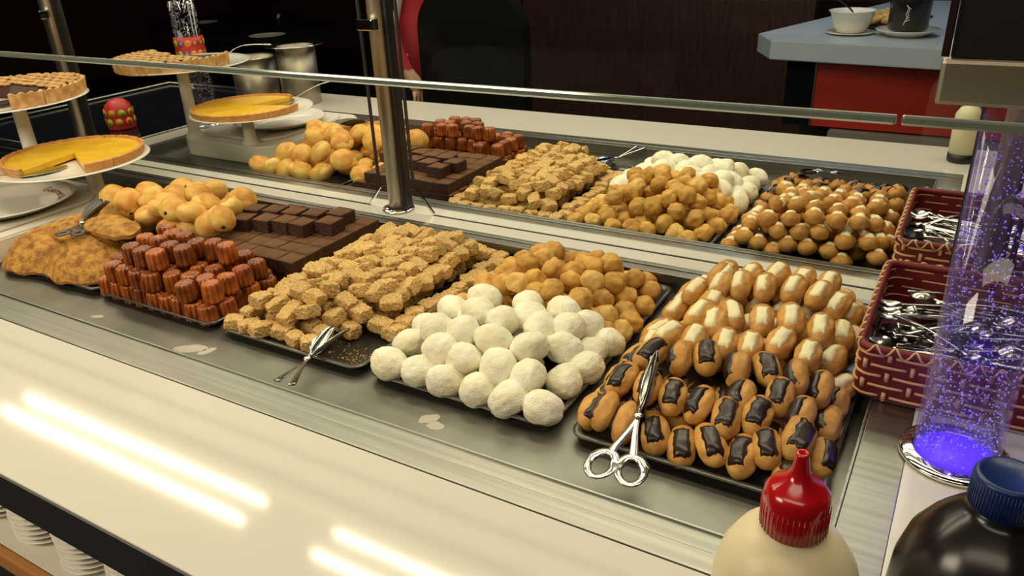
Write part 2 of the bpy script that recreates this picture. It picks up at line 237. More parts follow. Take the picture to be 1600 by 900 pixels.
CHOC=[[-0.3359,0.9215,0.0309,0.36,0.89,0.28,0.0,-0.3,0.95,0.1],[-0.375,0.965,-0.01,0.35,0.89,0.28,0.0,-0.3,0.95,0.2],[-0.2948,0.9256,0.0316,-0.21,0.93,0.29,0.0,-0.3,0.95,-1.2],[-0.2612,0.9407,0.0338,-0.27,0.92,0.29,0.0,-0.3,0.95,0],[-0.2149,0.9295,0.0321,-0.16,0.94,0.3,0.0,-0.3,0.95,-1.0],[-0.1788,0.9434,0.0343,-0.49,0.83,0.26,0.0,-0.3,0.95,0],[-0.1407,0.9415,0.0337,-0.23,0.93,0.29,0.0,-0.3,0.95,-1.1],[-0.375,0.9016,-0.01,0.18,0.94,0.3,0.0,-0.3,0.95,0],[-0.3515,0.8546,0.0209,0.19,0.94,0.3,0.0,-0.3,0.95,-0.2],[-0.3143,0.8524,0.0203,-0.1,0.95,0.3,0.0,-0.3,0.95,0],[-0.375,0.809,-0.01,0.02,0.95,0.3,0.0,-0.3,0.95,0.7],[-0.3509,0.7962,0.0047,-0.05,0.95,0.3,0.0,-0.3,0.95,-1.1],[-0.2769,0.8463,0.0195,-0.21,0.93,0.29,0.0,-0.3,0.95,0],[-0.2401,0.8451,0.0192,0.02,0.95,0.3,0.0,-0.3,0.95,-0.6],[-0.1963,0.8745,0.0237,0.04,0.95,0.3,0.0,-0.3,0.95,-0.5],[-0.1507,0.8964,0.0271,-0.15,0.94,0.3,0.0,-0.3,0.95,-0.2],[-0.1677,0.851,0.0202,-0.01,0.95,0.3,0.0,-0.3,0.95,0.3],[-0.1186,0.871,0.0231,-0.04,0.95,0.3,0.0,-0.3,0.95,-0.7],[-0.1096,0.9447,0.0227,-0.09,0.95,0.3,0.0,-0.3,0.95,-0.8],[-0.09,0.9632,-0.0066,-0.08,0.95,0.3,0.0,-0.3,0.95,-0.8],[-0.09,0.9094,-0.0066,-0.02,0.95,0.3,0.0,-0.3,0.95,-1.0],[-0.2786,0.79,-0.0062,-0.35,0.89,0.28,0.0,-0.3,0.95,0],[-0.321,0.7937,-0.0029,-0.11,0.95,0.3,0.0,-0.3,0.95,-1.5],[-0.2415,0.7864,-0.0092,-0.26,0.92,0.29,0.0,-0.3,0.95,0],[-0.2081,0.7957,-0.0011,-0.56,0.79,0.25,0.0,-0.3,0.95,0],[-0.1692,0.7932,-0.0034,-0.14,0.94,0.3,0.0,-0.3,0.95,-0.2],[-0.1435,0.8059,0.0084,-0.26,0.92,0.29,0.0,-0.3,0.95,0],[-0.1126,0.8297,0.0172,0.03,0.95,0.3,0.0,-0.3,0.95,0.5],[-0.0841,0.8428,-0.01,-0.08,0.95,0.3,0.0,-0.3,0.95,0.8],[-0.2014,0.8334,0.0177,-0.16,0.94,0.3,0.0,-0.3,0.95,0],[-0.113,0.79,-0.01,-0.05,1.0,0.0,0.0,0.0,1.0,0],[-0.372,0.852,-0.01,0.03,1.0,0.0,0.0,0.0,1.0,0],[-0.335,0.852,-0.01,-0.02,1.0,0.0,0.0,0.0,1.0,0],[-0.298,0.852,-0.01,-0.12,1.0,0.0,0.0,0.0,1.0,0],[-0.261,0.852,-0.01,0.1,1.0,0.0,0.0,0.0,1.0,0],[-0.224,0.852,-0.01,0.03,1.0,0.0,0.0,0.0,1.0,0],[-0.187,0.852,-0.01,0.09,1.0,0.0,0.0,0.0,1.0,0],[-0.15,0.852,-0.01,-0.09,1.0,0.0,0.0,0.0,1.0,0],[-0.335,0.914,-0.01,0.01,1.0,0.0,0.0,0.0,1.0,0],[-0.298,0.914,-0.01,-0.01,1.0,0.0,0.0,0.0,1.0,0],[-0.261,0.914,-0.01,0.07,1.0,0.0,0.0,0.0,1.0,0],[-0.224,0.914,-0.01,-0.13,1.0,0.0,0.0,0.0,1.0,0],[-0.187,0.914,-0.01,-0.05,1.0,0.0,0.0,0.0,1.0,0],[-0.15,0.914,-0.01,-0.0,1.0,0.0,0.0,0.0,1.0,0]]
WHITE=[[-0.375,1.212,-0.01,0.11,0.95,0.3,0.0,-0.3,0.95,0],[-0.3077,1.1472,0.0647,0.17,0.94,0.3,0.0,-0.3,0.95,1.0],[-0.297,1.1184,0.0605,0.06,0.95,0.3,0.0,-0.3,0.95,-0.5],[-0.2694,1.1323,0.0624,-0.11,0.95,0.3,0.0,-0.3,0.95,-0.3],[-0.2338,1.1382,0.0634,-0.17,0.94,0.3,0.0,-0.3,0.95,-0.3],[-0.192,1.1467,0.0647,0.05,0.95,0.3,0.0,-0.3,0.95,-0.2],[-0.1543,1.1425,0.0641,0.19,0.94,0.3,0.0,-0.3,0.95,-0.2],[-0.1274,1.1469,0.0493,0.27,0.92,0.29,0.0,-0.3,0.95,0],[-0.1105,1.1687,0.024,0.15,0.94,0.3,0.0,-0.3,0.95,0],[-0.375,1.1409,-0.01,0.26,0.92,0.29,0.0,-0.3,0.95,-0.2],[-0.303,1.034,0.0477,0.2,0.93,0.29,0.0,-0.3,0.95,-0.3],[-0.2748,1.0214,0.0458,-0.19,0.94,0.3,0.0,-0.3,0.95,-0.3],[-0.2591,1.0478,0.0497,-0.4,0.88,0.28,0.0,-0.3,0.95,0.3],[-0.2154,1.052,0.0505,-0.23,0.93,0.29,0.0,-0.3,0.95,0],[-0.1773,1.0659,0.0525,-0.2,0.93,0.29,0.0,-0.3,0.95,0],[-0.1335,1.056,0.0511,-0.21,0.93,0.29,0.0,-0.3,0.95,0],[-0.1105,1.1029,0.0242,-0.19,0.94,0.29,0.0,-0.3,0.95,0],[-0.375,1.0593,-0.01,0.53,0.81,0.26,0.0,-0.3,0.95,0.3],[-0.3288,0.9685,0.0378,0.36,0.89,0.28,0.0,-0.3,0.95,0],[-0.291,0.9724,0.0384,-0.07,0.95,0.3,0.0,-0.3,0.95,0],[-0.2478,0.9787,0.0393,-0.17,0.94,0.3,0.0,-0.3,0.95,0],[-0.2139,0.9841,0.0401,-0.15,0.94,0.3,0.0,-0.3,0.95,0],[-0.1784,1.0072,0.0436,0.12,0.95,0.3,0.0,-0.3,0.95,0],[-0.1371,0.9914,0.0414,-0.05,0.95,0.3,0.0,-0.3,0.95,0],[-0.11,1.0268,0.0233,0.15,0.94,0.3,0.0,-0.3,0.95,-0.2],[-0.092,1.0012,-0.0038,0.57,0.78,0.25,0.0,-0.3,0.95,0.0],[-0.3512,1.1641,0.0217,0.21,0.91,0.35,0.0,-0.36,0.93,0],[-0.3127,1.1916,0.048,0.2,0.91,0.35,0.0,-0.36,0.93,0],[-0.2705,1.1899,0.0529,0.18,0.92,0.35,0.0,-0.36,0.93,0],[-0.2283,1.1863,0.0623,0.17,0.92,0.35,0.0,-0.36,0.93,0],[-0.1876,1.1867,0.061,0.12,0.93,0.36,0.0,-0.36,0.93,0],[-0.1488,1.1858,0.0634,0.09,0.93,0.36,0.0,-0.36,0.93,0],[-0.375,1.181,-0.01,-0.26,-0.9,-0.35,0.0,-0.36,0.93,0],[-0.352,1.2069,0.0101,-0.22,-0.91,-0.35,0.0,-0.36,0.93,0],[-0.3221,1.2095,0.0026,-0.18,-0.92,-0.35,0.0,-0.36,0.93,0],[-0.2893,1.1993,0.0292,0.18,0.92,0.35,0.0,-0.36,0.93,0],[-0.249,1.1981,0.0314,0.15,0.92,0.36,0.0,-0.36,0.93,0],[-0.214,1.196,0.0365,0.13,0.92,0.36,0.0,-0.36,0.93,0],[-0.2667,1.2074,0.0077,-0.17,-0.92,-0.35,0.0,-0.36,0.93,0],[-0.2313,1.2075,0.0077,-0.14,-0.92,-0.36,0.0,-0.36,0.93,0],[-0.1917,1.2075,0.0068,-0.1,-0.93,-0.36,0.0,-0.36,0.93,0],[-0.1669,1.1996,0.0272,0.1,0.93,0.36,0.0,-0.36,0.93,0],[-0.1262,1.1984,0.0308,0.08,0.93,0.36,0.0,-0.36,0.93,0],[-0.1075,1.2075,0.0078,-0.04,-0.93,-0.36,0.0,-0.36,0.93,0],[-0.166,1.212,-0.01,-0.02,-0.93,-0.36,0.0,-0.36,0.93,0],[-0.293,1.212,-0.0079,-0.17,-0.92,-0.35,0.0,-0.36,0.93,0],[-0.0982,1.1246,0.0057,0.06,0.93,0.36,0.0,-0.36,0.93,0],[-0.372,1.02,-0.01,-0.13,1.0,0.0,0.0,0.0,1.0,0],[-0.335,1.02,-0.01,0.02,1.0,0.0,0.0,0.0,1.0,0],[-0.298,1.02,-0.01,0.07,1.0,0.0,0.0,0.0,1.0,0],[-0.261,1.02,-0.01,-0.02,1.0,0.0,0.0,0.0,1.0,0],[-0.224,1.02,-0.01,0.04,1.0,0.0,0.0,0.0,1.0,0],[-0.187,1.02,-0.01,0.03,1.0,0.0,0.0,0.0,1.0,0],[-0.15,1.02,-0.01,-0.09,1.0,0.0,0.0,0.0,1.0,0],[-0.335,1.082,-0.01,-0.04,1.0,0.0,0.0,0.0,1.0,0],[-0.298,1.082,-0.01,0.15,1.0,0.0,0.0,0.0,1.0,0],[-0.261,1.082,-0.01,-0.05,1.0,0.0,0.0,0.0,1.0,0],[-0.224,1.082,-0.01,-0.02,1.0,0.0,0.0,0.0,1.0,0],[-0.187,1.082,-0.01,-0.12,1.0,0.0,0.0,0.0,1.0,0],[-0.15,1.082,-0.01,-0.08,1.0,0.0,0.0,0.0,1.0,0],[-0.113,1.082,-0.01,-0.1,1.0,0.0,0.0,0.0,1.0,0],[-0.335,1.144,-0.01,0.13,1.0,0.0,0.0,0.0,1.0,0],[-0.298,1.144,-0.01,0.07,1.0,0.0,0.0,0.0,1.0,0],[-0.261,1.144,-0.01,0.11,1.0,0.0,0.0,0.0,1.0,0],[-0.224,1.144,-0.01,0.15,1.0,0.0,0.0,0.0,1.0,0],[-0.187,1.144,-0.01,0.03,1.0,0.0,0.0,0.0,1.0,0],[-0.15,1.144,-0.01,0.13,1.0,0.0,0.0,0.0,1.0,0],[-0.3175,1.02,0.0188,0.01,1.0,0.0,0.0,0.0,1.0,0],[-0.2435,1.02,0.0188,-0.02,1.0,0.0,0.0,0.0,1.0,0],[-0.2065,1.02,0.0188,0.13,1.0,0.0,0.0,0.0,1.0,0],[-0.3175,1.082,0.0188,0.12,1.0,0.0,0.0,0.0,1.0,0],[-0.2805,1.082,0.0188,0.13,1.0,0.0,0.0,0.0,1.0,0],[-0.2435,1.082,0.0188,-0.0,1.0,0.0,0.0,0.0,1.0,0],[-0.2065,1.082,0.0188,0.08,1.0,0.0,0.0,0.0,1.0,0],[-0.1695,1.082,0.0188,-0.03,1.0,0.0,0.0,0.0,1.0,0],[-0.3175,1.144,0.0188,0.15,1.0,0.0,0.0,0.0,1.0,0],[-0.2805,1.144,0.0188,0.13,1.0,0.0,0.0,0.0,1.0,0],[-0.2435,1.144,0.0188,-0.06,1.0,0.0,0.0,0.0,1.0,0],[-0.2065,1.144,0.0188,0.13,1.0,0.0,0.0,0.0,1.0,0],[-0.1695,1.144,0.0188,-0.09,1.0,0.0,0.0,0.0,1.0,0],[-0.298,1.082,0.0478,-0.12,1.0,0.0,0.0,0.0,1.0,0]]
# ------------------------------------------------------------------ room
struct(MB().box(-9, 6, -3, 8.2, -1.0, -.9).build('floor', 'floor_dark'))
struct(MB().box(-9, 6, 8.0, 8.2, -.9, 2.4).build('wall_back', 'dark_wood'))
struct(MB().box(-9.2, -9, -3, 8.2, -.9, 2.4).build('wall_left', 'dark_wood'))
struct(MB().box(6, 6.2, -3, 8.2, -.9, 2.4).build('wall_right', 'dark_wood'))
struct(MB().box(-9, 6, -3.2, -3, -.9, 2.4).build('wall_front', 'dark_wood'))
struct(MB().box(-9, 6, -3, 8.2, 2.4, 2.5).build('ceiling', 'floor_dark'))

# ------------------------------------------------------------------ buffet island: near half, and its reflection built solid beyond the upright glass
WX0, WX1, WY0, WY1 = -2.22, -.052, .648, 1.248
def island(far):
    s = -1 if far else 1
    def Y(y): return 2 * YM - y if far else y
    def bx(mb, x0, x1, y0, y1, z0, z1, bev=0): a, b = sorted((Y(y0), Y(y1))); mb.box(x0, x1, a, b, z0, z1, bev); return mb
    side = 'far' if far else 'near'
    # white worktop
    root = empty('buffet_counter', (-1.1, Y(.9), -.9))
    tag(root, 'long white buffet worktop with sunken steel well, %s' % ('mirror copy behind the partition' if far else 'half nearest the viewer'), 'buffet counter')
    L = (1.1, -Y(.9), .9)
    mb = MB(); bx(mb, -2.33, 1.2, .34, .587, -.03, 0, .0015); bx(mb, .003, 1.2, .587, 1.292, -.03, 0, .001); bx(mb, -2.33, -2.24, .587, 1.292, -.03, 0, .001)
    mb.build('worktop', 'white_top', root, L)
    mb = MB(); bx(mb, -2.33, 1.2, 1.2925, YM, -.03, .0005, .001); mb.build('centre_strip', 'white_top', root, L)
    mb = MB(); bx(mb, -2.33, 1.2, .3375, .3395, -.062, -.002); mb.build('edge_band', 'dark_edge', root, L)
    mb = MB(); bx(mb, -2.33, 1.2, .75, .77, -.9, -.06); bx(mb, -2.35, 1.2, 1.30, YM, -.9, -.045); mb.build('base_cabinet', 'black', root, L)
    # steel well
    wr = empty('steel_food_well', (-1.1, Y(.9), -.034))
    tag(wr, 'sunken stainless steel display well holding the pastry trays, %s' % ('mirror copy' if far else 'near side'), 'food well')
    L = (1.1, -Y(.9), .034)
    mb = MB(); bx(mb, WX0, WX1, WY0, WY1, -.034, -.0315); mb.build('well_floor', 'steel_floor', wr, L)
    mb = MB()
    bx(mb, -2.24, .003, .588, .617, -.004, .0012, .001); bx(mb, -2.24, .003, .6185, .646, -.004, -.0006, .001)
    bx(mb, WX0 - .002, WX1 + .002, .6445, .648, -.034, .0022, .0008)
    bx(mb, -2.24, .003, 1.250, 1.263, -.004, .0008, .001); bx(mb, -2.24, .003, 1.2645, 1.276, -.004, -.001, .001); bx(mb, -2.24, .003, 1.2775, 1.292, -.004, .001, .001)
    bx(mb, WX0 - .002, WX1 + .002, 1.2475, 1.251, -.034, .0022, .0008)
    bx(mb, WX1, -.0485, .646, 1.25, -.034, .002, .0008); bx(mb, -.0480, .003, .646, 1.25, -.004, .0006, .001)
    bx(mb, -2.24, WX0, .646, 1.25, -.034, .0006, .001)
    mb.build('well_rim', 'steel', wr, L)
    if not far:
        # dried splashes and smears on the steel floor in front of the trays
        for (sx_, sy_, ra, rb_, an) in ((-1.067, .700, .030, .013, .5), (-1.035, .708, .016, .008, 1.2), (-.585, .716, .016, .011, .8), (-.567, .706, .013, .010, 0), (-1.33, .705, .012, .006, .4)):
            pts = []
            for i in range(40):
                t = 2 * PI * i / 40; k = 1 + .28 * noise.noise(Vector((math.cos(t) * 1.5, math.sin(t) * 1.5, sx_ * 9))) + .12 * noise.noise(Vector((math.cos(t) * 5, math.sin(t) * 5, 2))); u, v_ = ra * k * math.cos(t), rb_ * k * math.sin(t)
                pts.append((sx_ + u * math.cos(an) - v_ * math.sin(an), sy_ + u * math.sin(an) + v_ * math.cos(an)))
            MB().prism(pts, -.0316, -.0312).build('dried_smear', 'dried_smear', wr, L)
island(False); island(True)

struct(MB().box(-3.2, -1.02, 5.6, 5.68, -.9, 1.2).build('wall_middle', 'dark_wood'))
# neighbouring dark hotplate station at the left end
for far in (0, 1):
    y0, y1 = (.34, YM - .01) if not far else (YM + .01, 2.33)
    r = empty('hotplate_station', (-2.7, (y0 + y1) / 2, -.9)); tag(r, 'dark glass-topped station left of the white buffet, %s' % ('mirror copy' if far else 'near side'), 'serving station')
    L = (2.7, -(y0 + y1) / 2, .9)
    MB().box(-3.2, -2.345, y0, y1, -.9, -.035).build('cabinet', 'black', r, L)
    MB().box(-3.2, -2.345, y0, y1, -.034, -.012, .002).build('glass_top', 'black_gloss', r, L)
    MB().tube([(-3.18, y0 + .02, -.006), (-2.36, y0 + .02, -.006), (-2.36, y1 - .02, -.006), (-3.18, y1 - .02, -.006)], .006, closed=True).build('chrome_rail', 'steel', r, L)

# saucer stacks on the shelf below the counter front
r = empty('under_counter_shelf', (-.9, .5, -.21)); tag(r, 'pale shelf with wooden lip under the counter edge, holding stacked saucers', 'shelf')
L = (.9, -.5, .21)
MB().box(-1.9, -.4, .352, .745, -.20, -.18, .001).build('shelf_board', 'white_plastic', r, L)
MB().box(-1.9, -.4, .338, .351, -.21, -.1795, .003).build('shelf_lip', 'wood_lip', r, L)
sm = MB().lathe([(0, .002), (.026, .002), (.028, 0), (.031, .002), (.050, .0085), (.0505, .0095), (.049, .0098), (.030, .0045), (.018, .0035), (0, .0035)], 36).mesh('saucer')
k = 0
for ci, (cx, cy) in enumerate([(-1.175, .415), (-1.062, .413), (-.946, .411), (-.826, .409)]):
    for i in range(12):
        o = link('saucer', sm, None); k += 1
        if not sm.materials: sm.materials.append(MAT['porcelain'])
        o.location = (cx + random.uniform(-.0015, .0015), cy + random.uniform(-.0015, .0015), -.18 + i * .0088)
        tag(o, 'white saucer, %s from bottom in %s stack from left under counter edge' % (ordw(i), ordw(ci)), 'saucer', 'saucers stacked under the counter')

# ------------------------------------------------------------------ upright glass, posts, shelf glass
def pane(name, x0, x1, label, chl, chr_):
    pts = [(x0 + chl, .002), (x1 - chr_, .002), (x1, .002 + chr_ * 1.3), (x1, 1.0), (x0, 1.0), (x0, .002 + chl * 1.3)]
    bm = bmesh.new(); vs = [bm.verts.new((x, -.002, z)) for x, z in pts]; f = bm.faces.new(vs)
    ex = bmesh.ops.extrude_face_region(bm, geom=[f]); bmesh.ops.translate(bm, verts=[e for e in ex['geom'] if isinstance(e, bmesh.types.BMVert)], vec=(0, .004, 0))
    bmesh.ops.recalc_face_normals(bm, faces=bm.faces[:])
    mb = MB().bm(bm, 0, False); o = mb.build(name, ['glass'], None, (0, YM, 0))
    tag(o, label, 'glass panel')
    # polished edges (chamfer + verticals)
    def bar(p, q, t=.0026):
        (ax, az), (bx_, bz) = p, q; d = Vector((bx_ - ax, 0, bz - az)).normalized(); s_ = Vector((d.z, 0, -d.x)) * t; v = []
        for (x, z) in (p, q):
            for sy in (-.0028, .0028):
                for k in (-1, 1): v.append((x + s_.x * k, sy, z + s_.z * k))
        return v, [(0, 1, 3, 2), (4, 6, 7, 5), (0, 4, 5, 1), (2, 3, 7, 6), (0, 2, 6, 4), (1, 5, 7, 3)]
    for c_, xe, sg in ((chl, x0, 1), (chr_, x1, -1)):
        if not c_: continue
        e = MB(); e.add(*bar((xe, 1.0), (xe, .002 + c_ * 1.3)), 0, False); e.add(*bar((xe, .002 + c_ * 1.3), (xe + sg * c_, .004)), 1, False)
        e.build('polished_edge', ['dark_edge', 'chrome'], o)
    MB().box(x0 + chl, x1 - chr_, -.0022, .0022, .0006, .002).build('seal_strip', 'black', o)
pane('mirror_as_glass', -2.235, -1.165, 'upright mirror partition built as clear glass between left and centre posts', .04, .035)  # mirror panes, built as clear glass with solid copies behind
pane('mirror_as_glass', -1.065, .01, 'upright mirror partition built as clear glass right of the centre post', .05, .04)
pane('mirror_as_glass', -3.2, -2.33, 'upright mirror partition built as clear glass left of the leftmost post', 0, .04)
for px, lab in ((-1.115, 'brushed steel post at the centre of the glass partition'), (-2.285, 'brushed steel post at the left behind the tart stand'), (.06, 'steel post behind the lit bubble column')):
    r = empty('glass_support_post', (px, YM, .0005)); tag(r, lab, 'post')
    MB().lathe([(0, 0), (.0208, 0), (.0208, 1.0), (0, 1.0)], 40).build('post_tube', 'steel_post', r)
    MB().lathe([(.023, .001), (.037, .001), (.038, .003), (.036, .006), (.023, .007)], 40).build('base_ring', 'chrome', r)
    MB().box(.026, .034, -.012, .012, .008, 1.0, .002).build('glass_channel', 'black', r)
gs = empty('sneeze_guard_shelf', (-1.0, .8, .41)); tag(gs, 'horizontal clear glass shelf above the pastries with bright polished front edge', 'glass shelf')
L = (1.0, -.8, -.41)
def slab(x0, x1): 
    o = MB().box(x0, x1, .806, 1.30, .4105, .4195).build('glass_pane', 'shelf_glass', gs, L)
    MB().box(x0, x1, .800, .8055, .410, .420, .0026).build('polished_edge', 'glass_polish', gs, L)
    return o
m_ = mat('glass_polish', (.36, .41, .35), .12, .55, coat=1.)
slab(-2.9, -.062); slab(-.058, .9)
for px in (-1.115, -2.285):
    MB().box(px - .02, px + .02, 1.290, 1.314, .404, .426, .002).build('shelf_clamp', 'chrome', gs, L)

# ------------------------------------------------------------------ trays
def tray_mesh(wx=.318, wy=.488, h=.014):
    mb = MB(); rings = []; n = 10; cr = .022
    def ring(ins, z):
        pts = []; a, b = wx / 2 - ins, wy / 2 - ins; c = max(cr - ins * .6, .006)
        for sx, sy, a0 in ((1, 1, 0), (-1, 1, PI / 2), (-1, -1, PI), (1, -1, 1.5 * PI)):
            for i in range(n): t = a0 + PI / 2 * i / (n - 1); pts.append((sx * (a - c) + c * math.cos(t), sy * (b - c) + c * math.sin(t), z))
        return pts
    R = [ring(.004, h - .003), ring(0, h - .002), ring(0, h), ring(.008, h), ring(.013, .002), ring(.016, .001)]
    for q in R: rings += q
    m = 4 * n; f = []
    for i in range(len(R) - 1):
        for k in range(m): f.append((i * m + k, i * m + (k + 1) % m, (i + 1) * m + (k + 1) % m, (i + 1) * m + k))
    mb.add(rings, f, 1); mb.add(ring(.016, .001), [tuple(range(m))], 0); mb.add(ring(.006, -.0008), [tuple(range(m))[::-1]], 0)
    return mb.mesh('pastry_tray')
tm = tray_mesh(); tm.materials.append(MAT['tray_black']); tm.materials.append(MAT['tray_rim'])
for cx, what in ((-1.5675, 'crepes and round buns'), (-1.2375, 'fluted caneles and brownies'), (-.905, 'sesame squares'), (-.572, 'coconut balls and choux puffs'), (-.228, 'iced eclairs')):
    o = link('pastry_tray', tm, None); o.location = (cx, .998, -.0295)
    tag(o, 'dark shallow tray under the %s, near side of the glass' % what, 'tray', 'trays of the near food well'); near(o, 'dark shallow tray under the %s, mirror copy' % what)

# ------------------------------------------------------------------ pastries: one of each kind
def blob(name, m, rx, ry, rz, amp, fr, seed, sub=4, flat=None, extra=None, mi=None):
    bm = bmesh.new(); bmesh.ops.create_icosphere(bm, subdivisions=sub, radius=1)
    for v in bm.verts:
        d = v.co.normalized(); n = noise.noise(d * fr + Vector((seed * 7.3, seed * 3.1, 0))) + .4 * noise.noise(d * fr * 2.7 + Vector((0, seed * 5.1, seed)))
        k = 1 + amp * n; p = Vector((d.x * rx * k, d.y * ry * k, d.z * rz * k))
        if flat is not None and p.z < -flat: p.z = -flat + (p.z + flat) * .2
        if extra: p = extra(p, d)
        v.co = p
    mb = MB().bm(bm); me = mb.mesh(name)
    for q in (m if isinstance(m, list) else [m]): me.materials.append(MAT[q])
    if mi:
        for p in me.polygons: p.material_index = mi(p.center)
    return me
rnd = random.Random(11)
def place(name, me, p, rot, sc=1.):
    o = bpy.data.objects.new(name, me); C.objects.link(o); o.location = p; o.rotation_euler = rot; o.scale = (sc, sc, sc) if not isinstance(sc, tuple) else sc
    return o
# coconut balls
cm = [blob('coconut_ball', 'coconut',   .0285, .0250, .0225, .10, 1.2, s, 5, .019, extra=lambda p, d: p * (1 + .010 * noise.noise(d * 14))) for s in range(5)]
objs = []
for i, p in enumerate(COCO):
    o = place('coconut_ball', cm[i % 5], p, (rnd.uniform(-.5, .5), rnd.uniform(-.4, .4), rnd.uniform(0, 6.28)), rnd.uniform(1.02, 1.15)); o['category'] = 'pastry'; objs.append(o)
set_labels(objs, 'white coconut-dusted ball', 'pile', .045, 'coconut balls on the near side')
# choux puffs
def dimple(p, d):
    return p
pm = [blob('choux_puff', 'puff_pale' if s == 5 else 'puff', .0195, .0195, .0175, .17, 1.7, s + 20, 4, .013) for s in range(6)]
objs = []
for i, p in enumerate(PUFF):
    o = place('choux_puff', pm[rnd.randrange(6)], p, (rnd.uniform(-1, 1), rnd.uniform(-1, 1), rnd.uniform(0, 6.28)), rnd.uniform(.98, 1.14)); o['category'] = 'pastry'; objs.append(o)
set_labels(objs, 'golden round choux puff', 'heap', .04, 'choux puffs on the near side')
# round buns
bmh = [blob('filled_bun', ['bun', 'bun_brown'], .035, .031, .0255, .07, 1.4, s + 40, 4, mi=lambda c: 1 if c.z > .009 + .006 * noise.noise(c * 60) else 0) for s in range(4)]
fillm = MB().ball((0, 0, 0), .0048, .0048, .003, 2).mesh('filling_spot'); fillm.materials.append(MAT['choc_filling'])
objs = []
for i, p in enumerate(BEIGNET):
    o = place('filled_bun', bmh[i % 4], p, (rnd.uniform(-.8, .8), rnd.uniform(-.8, .8), rnd.uniform(0, 6.28)), rnd.uniform(.92, 1.06)); o['category'] = 'bun'; objs.append(o)
    if i % 3 == 0:
        s = link('filling_spot', fillm, None, o); a = rnd.uniform(0, 6.28); s.location = (.0335 * math.cos(a), .0296 * math.sin(a), .003); s.rotation_euler = (0, PI / 2, a); s['label'] = 'dark chocolate filling spot'
set_labels(objs, 'round golden filled bun', 'heap', .07, 'filled buns on the near side')
# caneles
def canele_mesh(seed):
    mb = MB(); n = 88; prof = [(0, .0335), (.006, .0330), (.009, .0350), (.0125, .0366), (.0152, .0350), (.0166, .031), (.0172, .020), (.0180, .006), (.0182, .001), (.016, 0), (0, 0)]
    v = []; f = []
    for i in range(n):
        a = 2 * PI * i / n
        for r, z in prof:
            fl = ((abs(math.sin(a * 5.5)) - .6) * .24) if z > .0005 and r > .008 else 0
            rr = r * (1 + fl + .04 * noise.noise(Vector((math.cos(a), math.sin(a), z * 60 + seed * 9)))); v.append((rr * math.cos(a), rr * math.sin(a), z - .018 + .001 * noise.noise(Vector((rr * 150, a, seed)))))
    k = len(prof)
    for i in range(n):
        j = (i + 1) % n
        for q in range(k - 1): f.append((i * k + q, i * k + q + 1, j * k + q + 1, j * k + q)[::-1])
    me = mb.add(v, f).mesh('canele'); me.materials.append(MAT['canele']); return me
kn = [canele_mesh(s) for s in range(4)]
objs = []
for i, p in enumerate(CANELE):
    o = place('canele', kn[i % 4], p, (rnd.uniform(-.06, .06), rnd.uniform(-.06, .06), rnd.uniform(0, 6.28)), (rnd.uniform(.93, 1.0),) * 2 + (rnd.uniform(.9, 1.0),)); o['category'] = 'pastry'; objs.append(o)
set_labels(objs, 'dark fluted cake', 'stack', .037, 'caneles on the near side')
# brownies
def brownie_mesh(seed, sx=.0431, sy=.0431, h=.0265):
    bm = bmesh.new(); bmesh.ops.create_cube(bm, size=1); bmesh.ops.subdivide_edges(bm, edges=bm.edges[:], cuts=5, use_grid_fill=True)
    for v in bm.verts:
        p = Vector((v.co.x * sx, v.co.y * sy, v.co.z * h)); q = p * 90 + Vector((seed * 5, 0, seed)); top = v.co.z > .49
        p.x += .0009 * noise.noise(q); p.y += .0009 * noise.noise(q + Vector((9, 0, 0))); p.z += (.0009 if top else 0) * noise.noise(q * .5)
        e = max(abs(v.co.x), abs(v.co.y))
        if top and e > .45: p.z -= .0012
        v.co = p
    mb = MB().bm(bm, 0, False); me = mb.mesh('brownie'); me.materials.append(MAT['brownie_side']); me.materials.append(MAT['brownie_top'])
    for p in me.polygons: p.material_index = 1 if p.normal.z > .7 else 0; p.use_smooth = p.normal.z > .7
    return me
bw = [brownie_mesh(s) for s in range(4)]
def brow(x, y, z, rz=0, rx=0, ry=0):
    o = place('brownie', bw[rnd.randrange(4)], (x, y, z), (rx, ry, rz)); o['category'] = 'brownie'; return o
l0 = []; l1 = []; l2 = []
for j in range(6):
    for i in range(7):
        x, y = -1.3465 + i * .0433, .968 + j * .0433
        l0.append(brow(x + .008, y + .001, ZF + .0142))
        if not (i == 0 and j > 3): l1.append(brow(x + rnd.uniform(-.0006, .0006), y + rnd.uniform(-.0006, .0006), ZF + .0415 + rnd.uniform(-.0006, .0008), rnd.uniform(-.02, .02), rnd.uniform(-.02, .02), rnd.uniform(-.02, .02)))
for (x, y, a) in [(-1.296, 1.045, .25), (-1.246, 1.062, .05), (-1.201, 1.072, .0), (-1.156, 1.075, -.05), (-1.32, 1.098, .2), (-1.272, 1.112, .1), (-1.222, 1.12, .05), (-1.172, 1.130, .1), (-1.110, 1.105, .05), (-1.124, 1.155, .0)]:
    l2.append(brow(x, y, ZF + .0690, a))
set_labels(l0, 'brownie square', 'lower sheet', .0433, 'lower sheet of brownies near side')
set_labels(l1, 'brownie square', 'upper sheet', .0433, 'upper sheet of brownies near side')
set_labels(l2, 'loose brownie', 'top pieces', .05, 'loose brownies near side')
